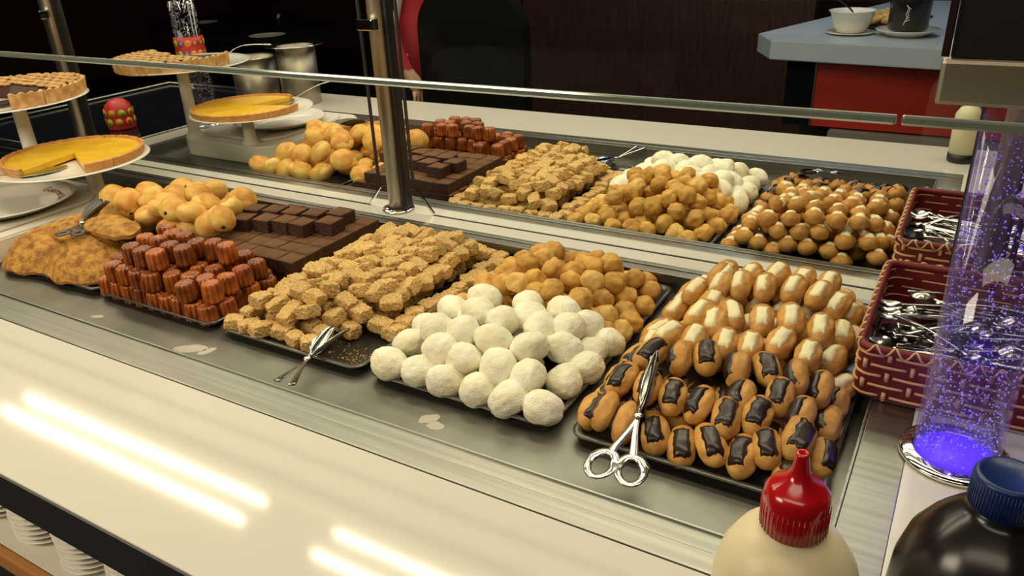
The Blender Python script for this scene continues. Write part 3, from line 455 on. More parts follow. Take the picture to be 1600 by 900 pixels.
# sesame squares
def sesame_mesh(seed, sx, sy, h):
    bm = bmesh.new(); bmesh.ops.create_cube(bm, size=1); bmesh.ops.subdivide_edges(bm, edges=bm.edges[:], cuts=7, use_grid_fill=True)
    for v in bm.verts:
        c = v.co.copy(); p = Vector((c.x * sx, c.y * sy, c.z * h)); rr = max(0, (abs(c.x) + abs(c.y) + abs(c.z) - 1.02)) * .006; p -= p.normalized() * rr
        q = p * 260 + Vector((seed * 5, 0, seed)); p += Vector((noise.noise(q), noise.noise(q + Vector((7, 0, 0))), noise.noise(q + Vector((0, 7, 0))))) * .0021
        v.co = p
    me = MB().bm(bm, 0, False).mesh('sesame_square'); me.materials.append(MAT['sesame']); return me
ssz = [(.036, .028, .021), (.031, .031, .022), (.042, .026, .020), (.029, .026, .024)]
ss = [sesame_mesh(s, *ssz[s]) for s in range(4)]
def gses(x, y):
    d = min(x + 1.055, -.752 - x, y - .765, 1.225 - y) 
    d2 = math.hypot(x + .755, y - .76) - .105      # bare corner where the tongs lie
    return min(.046, max(0, (min(d, d2) - .012) * .85)) if d2 > 0 else -1
objs = []; stuff = MB()
rs = random.Random(4)
pts = []
y = .782
while y < 1.222:                      # surface pieces
    x = -1.040
    while x < -.762:
        px, py = x + rs.uniform(-.005, .005), y + rs.uniform(-.005, .005); h = gses(px, py)
        if h >= 0: pts.append((px, py, h))
        x += .0345
    y += .0310
for (px, py, h) in pts:
    lay = h
    tilt = .12 if h < .01 else .38
    o = place('sesame_square', ss[rs.randrange(4)], (px, py, ZF + .0125 + h + (rs.uniform(-.003, .009) if h > .01 else 0)), (rs.uniform(-tilt, tilt), rs.uniform(-tilt, tilt), rs.uniform(-.25, .25) + rs.choice((0, 0, .8, 1.57, 1.2))), rs.uniform(.92, 1.08)); o['category'] = 'sweet'; objs.append(o)
set_labels(objs, 'sesame-coated square', 'heap', .031, 'sesame squares on the near side')
# under the surface: the rest of the heap as one object
y = .80
for layer in range(2):
    y = .79
    while y < 1.215:
        x = -1.03
        while x < -.77:
            if gses(x, y) > .020 + layer * .021:
                me = ss[rs.randrange(4)]; M = Matrix.Translation((x, y, ZF + .0125 + layer * .0215)) @ Matrix.Rotation(rs.uniform(-.1, .1), 4, 'Z')
                stuff.add([(M @ v.co)[:] for v in me.vertices], [list(p.vertices) for p in me.polygons], 0, False)
            x += .041
        y += .035
o = stuff.build('buried_sesame_squares', 'sesame'); o['kind'] = 'stuff'; tag(o, 'sesame squares buried inside the heap in the near tray', 'sweets'); near(o, 'sesame squares buried inside the heap in the mirror-copied tray')
crumbs = MB()
for i in range(90):
    a = rs.uniform(0, 1); x = -.79 + rs.gauss(0, .03); yy = .795 + rs.gauss(0, .018)
    if -1.0 < x < -.755 and .765 < yy < .85: crumbs.ball((x, yy, -.0275), .0017, .0012, .0009, 1)
o = crumbs.build('sesame_seeds', 'sesame'); o['kind'] = 'stuff'; tag(o, 'loose sesame seeds scattered on tray beside the small tongs', 'seeds')
# eclairs
def eclair_mesh(seed, m='choux'):
    bend = (seed % 3 - 1) * .10
    def ex(p, d): return Vector((p.x + bend * (p.y * 26) ** 2 * .012 - .002 * bend, p.y, p.z))
    bm = bmesh.new(); bmesh.ops.create_icosphere(bm, subdivisions=4, radius=1)
    for v in bm.verts:
        d = v.co.normalized(); s = 1 if d.y > 0 else -1
        t = abs(d.y) ** .85 * s; rad = math.sqrt(max(0, 1 - abs(t) ** 2.6)); h = math.hypot(d.x, d.z) + 1e-6
        k = 1 + .13 * noise.noise(d * 1.8 + Vector((seed * 4.7, 0, seed))) + .05 * noise.noise(d * 5 + Vector((0, seed, 0)))
        p = Vector((d.x / h * rad * .0185 * k, t * .0315 * (1 + .05 * math.sin(seed * 2.3)), d.z / h * rad * .0150 * k)); v.co = ex(p, d)
    me = MB().bm(bm).mesh('eclair'); me.materials.append(MAT[m]); return me
def icing_mesh(src, seed, m, w=.0105, l=.0215):
    # strip of icing draped over the top of the pastry
    from mathutils.bvhtree import BVHTree
    t = BVHTree.FromPolygons([v.co[:] for v in src.vertices], [list(p.vertices) for p in src.polygons])
    nx, ny = 8, 12; top = []; r = random.Random(seed)
    yaw = r.uniform(-.15, .15)
    for j in range(ny + 1):
        for i in range(nx + 1):
            u = (i / nx * 2 - 1); v = (j / ny * 2 - 1); x = u * w * (1 + .28 * noise.noise(Vector((v * 2.2, seed, u)))); y = v * l * (1 + .20 * noise.noise(Vector((u * 2, seed, 3)))) + (seed % 3 - 1) * .002
            x, y = x * math.cos(yaw) - y * math.sin(yaw), x * math.sin(yaw) + y * math.cos(yaw)
            h, nn, _, _ = t.ray_cast(Vector((x, y, .1)), Vector((0, 0, -1)))
            z = h.z if h else 0
            e = max(abs(u), abs(v)); top.append((x, y, z + (.0026 if e < .8 else (.0018 if e < .99 else .0002)) + .0006 * noise.noise(Vector((x * 300, y * 200, seed)))))
    f = []
    for j in range(ny):
        for i in range(nx): a = j * (nx + 1) + i; f.append((a, a + 1, a + nx + 2, a + nx + 1))
    n = len(top); bot = [(x, y, z - .003) for x, y, z in top]; f2 = [tuple(q + n for q in g)[::-1] for g in f]
    bd = [i for i in range(nx + 1)] + [j * (nx + 1) + nx for j in range(1, ny + 1)] + [ny * (nx + 1) + i for i in range(nx - 1, -1, -1)] + [j * (nx + 1) for j in range(ny - 1, 0, -1)]
    sd = [(bd[k], bd[k] + n, bd[(k + 1) % len(bd)] + n, bd[(k + 1) % len(bd)]) for k in range(len(bd))]
    me = MB().add(top + bot, f + f2 + sd).mesh('icing'); me.materials.append(MAT[m]); return me
em = [eclair_mesh(s) for s in range(6)]
ich = [icing_mesh(em[s], s, 'choc_icing') for s in range(6)]; iwh = [icing_mesh(em[s], s + 9, 'white_icing', .0086, .0185) for s in range(6)]
def eclairs(data, ic, what, pile, group):
    objs = []
    for i, (x, y, z, ax, ay, az, nx, ny, nz, roll) in enumerate(data):
        A = Vector((ax, ay, az)).normalized(); N = Vector((nx, ny, nz)); N = (N - A * N.dot(A)).normalized(); X = A.cross(N).normalized()
        M = Matrix((X, A, N)).transposed() @ Matrix.Rotation(roll + rnd.uniform(-.15, .15), 3, 'Y')
        v = rnd.randrange(6); o = place('eclair', em[v], (x, y, z), M.to_euler(), rnd.uniform(.97, 1.06)); o['category'] = 'eclair'
        link('icing', ic[v], None, o)
        objs.append(o)
    set_labels(objs, what, pile, .055, group)
eclairs(CHOC, ich, 'chocolate-iced eclair', 'pile', 'chocolate eclairs on the near side')
eclairs(WHITE, iwh, 'white-iced eclair', 'pile', 'white-iced eclairs on the near side')
# folded crepes
def crepe_mesh(seed, a, b, hh, skirt, fold=0):
    """folded pancake: domed sheet with a rolled brown edge, several leaves thick"""
    mb = MB(); n = 72; rings = 16; v = []; f = []
    def P(u, t, off):
        r = u; x = a * r * math.cos(t); y = b * r * math.sin(t)
        w = 1 + .09 * noise.noise(Vector((math.cos(t) * 1.6, math.sin(t) * 1.6, seed))) * u
        z = hh * (1 - r ** 2.4) + .0075 * noise.noise(Vector((x * 26, y * 26, seed))) + .004 * noise.noise(Vector((x * 60, y * 60, seed))) * u + .002 * math.sin(9 * t + seed) * u ** 4
        return (x * w, y * w, z + off)
    for i in range(rings + 1):
        for k in range(n): v.append(P(i / rings, 2 * PI * k / n, skirt))
    for i in range(rings + 1):
        for k in range(n): q = P(i / rings * .985, 2 * PI * k / n, 0); v.append((q[0], q[1], min(q[2], q[2])))
    m = (rings + 1) * n
    for i in range(rings):
        for k in range(n):
            k2 = (k + 1) % n; f.append((i * n + k, (i + 1) * n + k, (i + 1) * n + k2, i * n + k2)); f.append((m + i * n + k, m + i * n + k2, m + (i + 1) * n + k2, m + (i + 1) * n + k))
    side = [(rings * n + k, m + rings * n + k, m + rings * n + (k + 1) % n, rings * n + (k + 1) % n) for k in range(n)]
    mb.add(v, f, 0); mb.add([v[rings * n + k] for k in range(n)] + [v[m + rings * n + k] for k in range(n)], [(k, n + k, n + (k + 1) % n, (k + 1) % n) for k in range(n)], 1)
    me = mb.mesh('folded_crepe'); me.materials.append(MAT['crepe']); me.materials.append(MAT['crepe_edge']); return me
CR = [((-1.665, .835, -.024), .115, .095, .060, .008, .1, 'large folded crepe draped over the front of the near tray, at its left'),
      ((-1.535, .838, -.022), .11, .092, .058, .008, -.2, 'large folded crepe draped beside the fluted cakes, near tray'),
      ((-1.60, .885, .028), .115, .060, .028, .007, .35, 'middle folded crepe lying on the two large ones, near tray'),
      ((-1.515, .885, .046), .085, .042, .018, .009, -.1, 'top folded crepe with split brown edge, near tray'),
      ((-1.665, .93, .012), .055, .045, .03, .006, .5, 'crumpled dark-edged crepe at the back left of the crepe pile, near tray')]
for i, (p, a, b, hh, sk, rz, lab) in enumerate(CR):
    me = crepe_mesh(i * 3.7, a, b, hh, sk); o = place('folded_crepe', me, p, (0, 0, rz)); tag(o, lab, 'crepe', 'folded crepes on the near side'); near(o, lab.replace('near tray', 'tray beyond the glass').replace('the near tray', 'the tray'))

# ------------------------------------------------------------------ tart stand
st = empty('tart_stand', (-2.0, .95, -.0315)); tag(st, 'white plastic tiered stand with two pillars left of the buns, near side', 'cake stand'); near(st, 'white plastic tiered tart stand, mirror copy, left of the buns')
L = (2.0, -.95, .0315)
def stadium(cx, cy, hx, hy, r, n=12):
    pts = []
    for sx, sy, a0 in ((1, 1, 0), (-1, 1, PI / 2), (-1, -1, PI), (1, -1, 1.5 * PI)):
        for i in range(n): t = a0 + PI / 2 * i / (n - 1); pts.append((cx + sx * (hx - r) + r * math.cos(t), cy + sy * (hy - r) + r * math.sin(t)))
    return pts
MB().prism(stadium(-1.965, .895, .195, .225, .07), -.0315, .022, .004).build('stand_base', 'white_plastic', st, L)
MB().prism(stadium(-1.975, .885, .165, .185, .08), .0225, .030, .002).build('base_step', 'white_plastic', st, L)
for (px, py, z1) in ((-1.868, 1.083, .106), (-2.118, 1.083, .232)):
    MB().lathe([(0, -.0315), (.030, -.0315), (.029, .022), (.024, .030), (.0185, .036), (.0165, z1), (0, z1)], 32, (px, py, 0)).build('pillar', 'white_plastic', st, L)
def plate(name, c, r, lab, tilt=(0, 0, 0), deep=.012):
    o = MB().lathe([(0, .0), (r * .55, .0), (r * .62, .0), (r * .98, deep - .001), (r, deep), (r * .985, deep + .002), (r * .9, deep * .72 + .001), (r * .62, .0045), (r * .5, .004), (0, .004)], 64).build(name, 'porcelain', None, c)
    o.rotation_euler = tilt; tag(o, lab, 'plate'); return o
near(plate('tart_plate', (-1.882, 1.045, .1065), .182, 'round white plate carrying the yellow tart on the lower pillar, near side', deep=.008), 'white plate carrying the yellow tart, mirror copy')
near(plate('tart_plate', (-2.125, 1.06, .2325), .195, 'round white plate carrying the latticed tart on the tall pillar, near side', deep=.008), 'white plate carrying the latticed tart, mirror copy')
p1 = near(plate('dinner_plate', (-1.93, .90, .0305), .145, 'deep white plate with red script on the rim, on the stand base near side', deep=.022), 'deep white empty plate on the stand base, mirror copy')
def script_on(o, r):
    fc = bpy.data.curves.new('rim_script', 'FONT'); fc.body = 'Gourmet Bio'; fc.size = .024; fc.shear = .4; fc.extrude = .0001; fc.materials.append(MAT['ink_red']); fc.align_x = 'CENTER'; fc.align_y = 'CENTER'
    t = bpy.data.objects.new('rim_script', fc); C.objects.link(t)
    dg = bpy.context.evaluated_depsgraph_get(); me = bpy.data.meshes.new_from_object(t.evaluated_get(dg)); bpy.data.objects.remove(t)
    for v in me.vertices:
        x, y = v.co.x, v.co.y; ang = PI / 2 - .25 - x / r; rr = r + y
        v.co = (rr * math.cos(ang), rr * math.sin(ang), .0052 + (rr - .09) * .31 + v.co.z)
    s = link('rim_script', me, None, o); s['label'] = 'dark red handwritten script on the plate rim'; return s
SCR = script_on(p1, .110)

def tart(c, r, kind, lab, far_lab, a0, a1, cuts):
    root = empty(kind, c); tag(root, lab, 'tart'); near(root, far_lab); h = .021 if kind == 'yellow_tart' else .034
    # wedges cut around the missing slice
    segs = [a0] + cuts + [a1]
    fill = []
    for i in range(len(segs) - 1):
        b0, b1 = segs[i] + .005, segs[i + 1] - .005; n = max(4, int((b1 - b0) * 14))
        mb = MB(); ri = r - .010
        # closed wedge of filling
        v = [(0, 0, .004), (0, 0, h - .004)]; f = []
        for k in range(n + 1):
            a = b0 + (b1 - b0) * k / n; v += [(ri * math.cos(a), ri * math.sin(a), .004), (ri * math.cos(a), ri * math.sin(a), h - .005)]
        for k in range(n):
            p = 2 + 2 * k; f += [(1, p + 1, p + 3), (0, p + 2, p), (p, p + 2, p + 3, p + 1)]
        e = 2 + 2 * n; f += [(0, 2, 3, 1), (0, 1, e + 1, e)]
        mb.add(v, f, 0, False)
        s = mb.build('tart_slice', 'lemon' if kind == 'yellow_tart' else 'choc_filling', root)
        cb = MB(); v = []; f = []
        for k in range(n * 3 + 1):
            a = b0 + (b1 - b0) * k / (n * 3); w = (.0006 if kind == 'yellow_tart' else .0028) * math.sin(a * 46) + .0015 * noise.noise(Vector((a * 5, r, 1)))
            for rr, z in ((r - .012, .001), (r - .012, h - .006), (r - .008, h + .001 + w), (r + w, h + w * .6), (r - .003 + w, .002), (r - .012, .001)): v.append((rr * math.cos(a), rr * math.sin(a), z))
        for k in range(n * 3):
            for q in range(5): f.append((k * 6 + q, k * 6 + q + 1, k * 6 + 7 + q, k * 6 + 6 + q)[::-1])
        f += [(0, 1, 2, 3, 4), tuple(n * 18 + q for q in (4, 3, 2, 1, 0))]
        cb.add(v, f, 0, False).build('crust', 'crust' if kind == 'yellow_tart' else 'pastry_pale', s)
        bb = MB(); v = [(0, 0, 0), (0, 0, .004)]; f = []
        for k in range(n + 1):
            a = b0 + (b1 - b0) * k / n; v += [((r - .004) * math.cos(a), (r - .004) * math.sin(a), 0), ((r - .004) * math.cos(a), (r - .004) * math.sin(a), .0038)]
        for k in range(n): p = 2 + 2 * k; f += [(1, p + 1, p + 3), (0, p + 2, p), (p, p + 2, p + 3, p + 1)]
        bb.add(v, f, 0, False).build('pastry_base', 'crust' if kind == 'yellow_tart' else 'pastry_pale', s)
        if kind != 'yellow_tart':
            # piped wavy strips of pastry over the chocolate
            lt = MB()
            for j in range(11):
                yy = -r + .018 + j * .030; pts = []
                for k in range(60):
                    x = -r + 2 * r * k / 59; y2 = yy + .005 * math.sin(k * 1.05)
                    rr = math.hypot(x, y2); an = math.atan2(y2, x) % (2 * PI)
                    while an < b0: an += 2 * PI
                    if rr < r - .012 and b0 < an < b1: pts.append((x, y2, h + .0005))
                    elif len(pts) > 2: lt.tube(pts, .0098, 6, flat=.35); pts = []
                    else: pts = []
                if len(pts) > 2: lt.tube(pts, .0098, 6, flat=.35)
            if lt.v: lt.build('pastry_strips', 'pastry_pale', s)
    return root
PZ = .111
tart((-1.885, 1.06, PZ), .160, 'yellow_tart', 'yellow lemon tart with missing slice on the lower plate, near side', 'yellow lemon tart with missing slice, mirror copy', -.436, -.436 + 2 * PI - .907, [-.436 + q for q in (.42, .8, 2.3, 2.5, 4.0)])
tart((-2.135, 1.09, .237), .170, 'latticed_tart', 'chocolate tart with wavy pastry strips on the high plate, near side', 'brown crusted tart on the high plate, mirror copy', -.55, -.55 + 2 * PI - 2.3, [-.55 + q for q in (.45, .9, 1.7, 2.4, 3.2)])
# servers
def bezier(P, n=16):
    P = [Vector(p) for p in P]; out = []
    for s in range(len(P) - 1):
        a, b = P[s], P[s + 1]; p0 = P[max(s - 1, 0)]; p3 = P[min(s + 2, len(P) - 1)]
        for i in range(n):
            t = i / n; out.append(.5 * ((2 * a) + (b - p0) * t + (2 * p0 - 5 * a + 4 * b - p3) * t * t + (-p0 + 3 * a - 3 * b + p3) * t ** 3))
    return out + [P[-1]]
def server(c, blade, handle, lab, flab):
    root = empty('cake_server', c); tag(root, lab, 'cake server'); near(root, flab)
    a, b = Vector(blade[0]), Vector(blade[1]); d = (b - a).normalized(); s = d.cross(Vector((0, 0, 1))).normalized(); nrm = s.cross(d)
    v = []; w = [.006, .022, .026, .022, .008]
    for i, q in enumerate(w):
        p = a + (b - a) * (i / 4); v += [p - s * q, p + s * q, p - s * q + nrm * .0015, p + s * q + nrm * .0015]
    f = []
    for i in range(4): k = 4 * i; f += [(k, k + 1, k + 5, k + 4), (k + 2, k + 6, k + 7, k + 3), (k, k + 4, k + 6, k + 2), (k + 1, k + 3, k + 7, k + 5)]
    f += [(0, 2, 3, 1), (16, 17, 19, 18)]
    MB().add([tuple(q) for q in v], f, 0, False).build('blade', 'cutlery', root)
    hp = bezier(handle); n = len(hp)
    MB().tube(hp, [.0028 + .0035 * (i / n) ** 2 for i in range(n)], 8, flat=.4).build('handle', 'cutlery', root)
server((-1.84, .95, PZ + .002), [(.0, .06, .001), (-.01, -.045, .004)], [(-.01, -.045, .006), (.005, -.10, .024), (.02, -.15, .036), (.04, -.21, .040)], 'steel cake server lying in the gap of the yellow tart', 'steel cake server handle rising behind the yellow tart, mirror copy')
server((-2.04, .95, .2425), [(-.05, .105, .001), (.0, .035, .003)], [(.0, .035, .004), (.04, .01, .034), (.08, -.01, .042), (.14, -.04, .040)], 'steel cake server on the high plate beside the latticed tart', 'steel cake server handle on the high plate, mirror copy')

# ------------------------------------------------------------------ tongs
def tongs(name, pivot, tips, rings, zt, lab, flab, rr=.0165, blade_w=.0085, ringed=True, mt='cutlery'):
    root = empty(name, pivot); tag(root, lab, 'tongs'); near(root, flab); P0 = Vector((0, 0, 0))
    for k in (0, 1):
        tip = Vector(tips[k]) - Vector(pivot); rg = Vector(rings[k]) - Vector(pivot)
        # blade: pointed leaf, slightly cupped
        d = tip.normalized(); s = d.cross(Vector((0, 0, 1))).normalized(); s.rotate(Matrix.Rotation((-.95 if k else .75), 3, d)); nrm = s.cross(d); mb = MB(); v = []; f = []; N = 14
        for i in range(N + 1):
            t = i / N; w = blade_w * (math.sin(PI * min(1, t * 1.02)) ** .7 if t > .25 else .25 + t * 1.9) * (1 if t < .7 else 1) + .0009
            if t < .18: w = .0028
            p = tip * t
            for q in (-1, -.4, .4, 1): v.append(p + s * w * q + nrm * (.0025 * q * q))
            for q in (1, .4, -.4, -1): v.append(p + s * w * q + nrm * (.0025 * q * q - .0012))
        for i in range(N):
            for q in range(8): a = i * 8 + q; b = i * 8 + (q + 1) % 8; f.append((a, b, b + 8, a + 8))
        f += [tuple(range(8))[::-1], tuple(N * 8 + q for q in range(8))]
        mb.add([tuple(q) for q in v], f); mb.build('blade', mt, root)
        dr = rg.normalized(); end = rg - dr * (rr * 1.2 if ringed else 0)
        sd = dr.cross(Vector((0, 0, 1))).normalized() * (.006 if k else -.006)
        pts = bezier([P0, end * .35 + sd * .2, end * .8, end], 8)
        h = MB().tube(pts, [.0028 + .0042 * i / len(pts) for i in range(len(pts))] if ringed else [.0022 + .0045 * (i / len(pts)) for i in range(len(pts))], 8, flat=.35)
        if ringed:
            s2 = dr.cross(Vector((0, 0, 1))).normalized(); ring = [rg + dr * (rr * 1.25 * math.cos(a)) + s2 * (rr * .95 * math.sin(a)) for a in [2 * PI * i / 28 for i in range(28)]]
            h.tube(ring, [.0048 + .0020 * (math.cos(2 * PI * i / 28) < -.2) for i in range(28)], 8, closed=True, flat=.4)
        h.build('handle', mt, root)
    MB().ball((0, 0, .002), .0062, .0062, .0028, 2).build('pivot_screw', 'chrome', root)
tongs('serving_tongs', (-.2975, .777, .025), [(-.318, .892, .056), (-.322, .888, .048)], [(-.3095, .692, .006), (-.2735, .696, .006)], 0, 'polished steel scissor tongs with finger rings leaning on chocolate eclairs', 'dark tip of steel tongs rising behind chocolate eclairs, mirror copy')
tongs('serving_tongs', (-.830, .735, -.008), [(-.852, .822, .004), (-.822, .828, .002)], [(-.807, .652, .006), (-.780, .654, .006)], 0, 'small steel tongs with leaf blades lying between sesame squares and coconut balls', 'small steel tongs behind the sesame heap, mirror copy', ringed=False, blade_w=.011)
tongs('serving_tongs', (-1.585, .865, .058), [(-1.642, .955, .074), (-1.618, .958, .072)], [(-1.565, .812, .058), (-1.537, .826, .058)], 0, 'dark-looking steel tongs lying across the folded crepes', 'steel tongs lying over the crepes, mirror copy', rr=.010, blade_w=.013, mt='dull_steel')

# ------------------------------------------------------------------ cutlery basket with spoons
def basket(x0, x1, y0, y1, z0, z1, lab, flab):
    root = empty('cutlery_basket', ((x0 + x1) / 2, (y0 + y1) / 2, z0)); tag(root, lab, 'basket'); near(root, flab)
    cx, cy = (x0 + x1) / 2, (y0 + y1) / 2; hx, hy = (x1 - x0) / 2, (y1 - y0) / 2; H_ = z1 - z0; rows = 5
    MB().prism([(p[0], p[1]) for p in stadium(0, 0, hx - .008, hy - .008, .015, 6)], .001, .006).build('basket_floor', 'basket_red', root)
    def per(hx_, hy_, n=140):
        # perimeter points of a rounded rectangle, evenly spaced
        pts = stadium(0, 0, hx_, hy_, .018, 8); L_ = [0]; m = len(pts)
        for i in range(m): a, b = pts[i], pts[(i + 1) % m]; L_.append(L_[-1] + math.hypot(b[0] - a[0], b[1] - a[1]))
        out = []
        for k in range(n):
            d = L_[-1] * k / n; i = max(j for j in range(m) if L_[j] <= d); a, b = pts[i], pts[(i + 1) % m]; t = (d - L_[i]) / max(1e-9, L_[i + 1] - L_[i]); out.append((a[0] + (b[0] - a[0]) * t, a[1] + (b[1] - a[1]) * t))
        return out, L_[-1]
    red = MB(); straw = MB(); NN = 208
    out, tot = per(hx, hy, NN)
    # solid woven wall: wide red bands passing in and out of uprights, straw strands between
    wall = MB(); ins, _ = per(hx - .004, hy - .004, NN); v = []; f = []
    for i in range(NN):
        v += [(out[i][0] * .998, out[i][1] * .998, .002), (out[i][0] * .998, out[i][1] * .998, H_ - .004), (ins[i][0], ins[i][1], H_ - .004), (ins[i][0], ins[i][1], .002)]
    for i in range(NN):
        j = (i + 1) % NN
        for q in range(4): f.append((4 * i + q, 4 * j + q, 4 * j + (q + 1) % 4, 4 * i + (q + 1) % 4))
    wall.add(v, f, 0, False).build('basket_wall', 'basket_red', root)
    hz = (H_ - .018) / (rows - 1)
    def push(p, k):
        x, y = p; a = abs(x / hx) > abs(y / hy); return (x + (math.copysign(k, x) if a else 0), y + (0 if a else math.copysign(k, y)))
    for r in range(rows):
        z = .008 + r * hz; ph = (r % 2) * 4
        for i in range(0, NN, 8):
            straw.tube([(*push(out[(i + ph + k) % NN], .0016 * math.sin(PI * k / 6) + .0002), z) for k in range(7)], .0019, 6)
            straw.tube([(*push(ins[(i + ph + k) % NN], -.0012), z) for k in range(7)], .0019, 6)
            c_ = push(out[(i + ph + 7) % NN], .0006); straw.tube([(*c_, max(.001, z - hz * .42)), (*c_, z + hz * .42)], .0030, 6)
    straw.build('straw_weave', 'straw', root)
    # twisted rim cord, red with straw lashing
    rim = MB(); rim.tube([(x, y, H_ - .002) for x, y in per(hx - .001, hy - .001, 120)[0]], .0058, 8, closed=True)
    rim.build('rim_cord', 'basket_red', root)
    lash = MB(); rp, _ = per(hx - .001, hy - .001, 900); K = 8 * 62
    pts = []
    for i in range(900):
        a = 2 * PI * i / 900 * 62; x, y = rp[i]; side = abs(x / hx) > abs(y / hy); q = .0060 * math.cos(a); pts.append((x + (math.copysign(q, x) if side else 0), y + (0 if side else math.copysign(q, y)), H_ - .002 + .0060 * math.sin(a)))
    lash.tube(pts, .0016, 5, closed=True); lash.build('rim_lashing', 'straw', root)
    return root
basket(-.076, .37, .985, 1.288, .001, .078, 'red and straw woven basket full of spoons on the white counter', 'red and straw woven spoon basket, mirror copy')
def spoon_mesh():
    mb = MB(); v = []; f = []
    # bowl
    N, K = 12, 8
    for i in range(N + 1):
        t = i / N; y = .075 + .048 * t; w = .0205 * math.sqrt(max(0, 1 - (2 * t - 1) ** 2)) * (1.0 - .15 * t) + .0012
        for k in range(K + 1):
            u = k / K * 2 - 1; dep = .0075 * (1 - u * u) * math.sin(PI * min(1, max(0, t))); v.append((w * u, y, -dep + .003 * abs(t - .5)))
    n0 = len(v); v += [(x, y, z - .0012) for x, y, z in v]
    for i in range(N):
        for k in range(K):
            a = i * (K + 1) + k; f.append((a, a + 1, a + K + 2, a + K + 1)); f.append((n0 + a, n0 + a + K + 1, n0 + a + K + 2, n0 + a + 1))
    mb.add(v, f); mb.tube(bezier([(0, .077, .001), (0, .05, .004), (0, .0, .008), (0, -.05, .004), (0, -.075, .002)], 6), [.0034] * 8 + [.0042] * 6 + [.0062] * 6 + [.0085] * 5, 8, flat=.3)
    me = mb.mesh('dessert_spoon'); me.materials.append(MAT['cutlery']); return me
spm = spoon_mesh(); rsp = random.Random(21)
sp = []
for i in range(84):
    lay = i // 16
    x = rsp.uniform(-.01, .16) if i % 4 else rsp.uniform(.14, .30); y = rsp.uniform(1.06, 1.22)
    rz = rsp.choice((-1.3, -.9, -1.1, 1.2, 2.0, 4.2, 4.9, 1.6, .5)) + rsp.uniform(-.3, .3)
    x = min(max(x, -.064 + abs(math.sin(rz)) * .085), .355 - abs(math.sin(rz)) * .085); y = min(max(y, 1.0 + abs(math.cos(rz)) * .085), 1.275 - abs(math.cos(rz)) * .085)
    o = place('dessert_spoon', spm, (x, y, .014 + lay * .0105 + rsp.uniform(0, .004)), (rsp.uniform(-.12, .12), rsp.choice((0, 0, PI)) + rsp.uniform(-.3, .3), rz), .80); o['category'] = 'spoon'; sp.append(o)
set_labels(sp, 'steel spoon', 'basket', .04, 'dessert spoons in the near basket')

# ------------------------------------------------------------------ lit bubble column
def column(loc, lit, lab):
    root = empty('bubble_column', loc); tag(root, lab, 'bubble lamp')
    top = .405
    MB().lathe([(.0455, .004), (.0455, top), (.0425, top), (.0425, .004), (.0455, .004)], 64).build('acrylic_tube', 'acrylic_lit' if lit else 'acrylic', root)
    MB().lathe([(.0462, .0005), (.059, .0005), (.061, .003), (.059, .007), (.052, .009), (.0465, .010)], 64).build('chrome_ring', 'chrome', root)
    rb = random.Random(5 if lit else 6); b = MB()
    if lit:
        for i in range(1500):
            z = .012 + (top - .02) * rb.random() ** 1.25; a = rb.uniform(0, 2 * PI); r = .0415 * math.sqrt(rb.uniform(.35, 1)); s = rb.uniform(.0005, .0014) * (1.3 if rb.random() < .15 else 1)
            b.ball((r * math.cos(a), r * math.sin(a), z), s, sub=1)
    else:
        for i in range(1500):
            z = rb.uniform(.012, top); a = rb.uniform(0, 2 * PI); r = .0415 * math.sqrt(rb.uniform(.7, 1)); b.ball((r * math.cos(a), r * math.sin(a), z), rb.uniform(.001, .0025), sub=1)
    o = b.build('air_bubbles', 'bubble' if lit else 'bubble_grey', root); o['kind'] = 'stuff'
    if lit:
        MB().lathe([(0, .002), (.041, .002), (.041, .006), (0, .007)], 48).build('led_disc', 'led', root)
        for k in range(12):
            z = .035 + k * .031
            l = bpy.data.lights.new('column_led', 'POINT'); l.energy = .025 if k > 1 else .03; l.color = (.15, .045, 1.0); l.shadow_soft_size = 0
            q = bpy.data.objects.new('column_led', l); C.objects.link(q); q.parent = root; q.location = (0, 0, z)
    else:
        r = random.Random(3); MB().lathe([(.0462, .225), (.0468, .225), (.0468, .295), (.0462, .295)], 48).build('fruit_sticker', 'fruit_red', root)
        for i in range(26):
            a = 2 * PI * i / 13 + (.2 if i > 12 else 0); z = .242 if i < 13 else .276
            c = MB(); c.lathe([(0, .0006), (.011, .0006), (.011, 0), (0, 0)], 20); c.lathe([(0, .001), (.0045, .001), (.0045, .0006), (0, .0006)], 14, mi=1)
            q = c.build('fruit_print', [('fruit_orange', 'fruit_red', 'fruit_green', 'fruit_violet')[i % 4], 'fruit_green' if i % 2 else 'fruit_orange'], root); q.location = (.0469 * math.cos(a), .0469 * math.sin(a), z); q.rotation_euler = (0, PI / 2, a)
    return root
column((.052, .90, .0005), True, 'clear bubble column lit violet blue at the right of the counter')
column((-2.292, 2 * YM - .90, .0005), False, 'unlit grey bubble column with fruit sticker in the mirror image at far left')
# steel housing above the column
r = empty('column_housing', (.10, .90, .421)); tag(r, 'brushed steel collar with black box above the violet column', 'housing')
L = (-.10, -.90, -.421)
MB().box(-.036, .26, .848, 1.0, .4215, .464, .004).build('steel_collar', 'steel_post', r, L)
MB().box(-.030, .25, .854, .995, .4645, .75, .002).build('black_box', 'black', r, L)
MB().box(-.0375, -.0305, .849, .8535, .465, .75, .001).build('lit_edge_strip', 'chrome', r, L)  # chrome strip put in for the light along the box edge

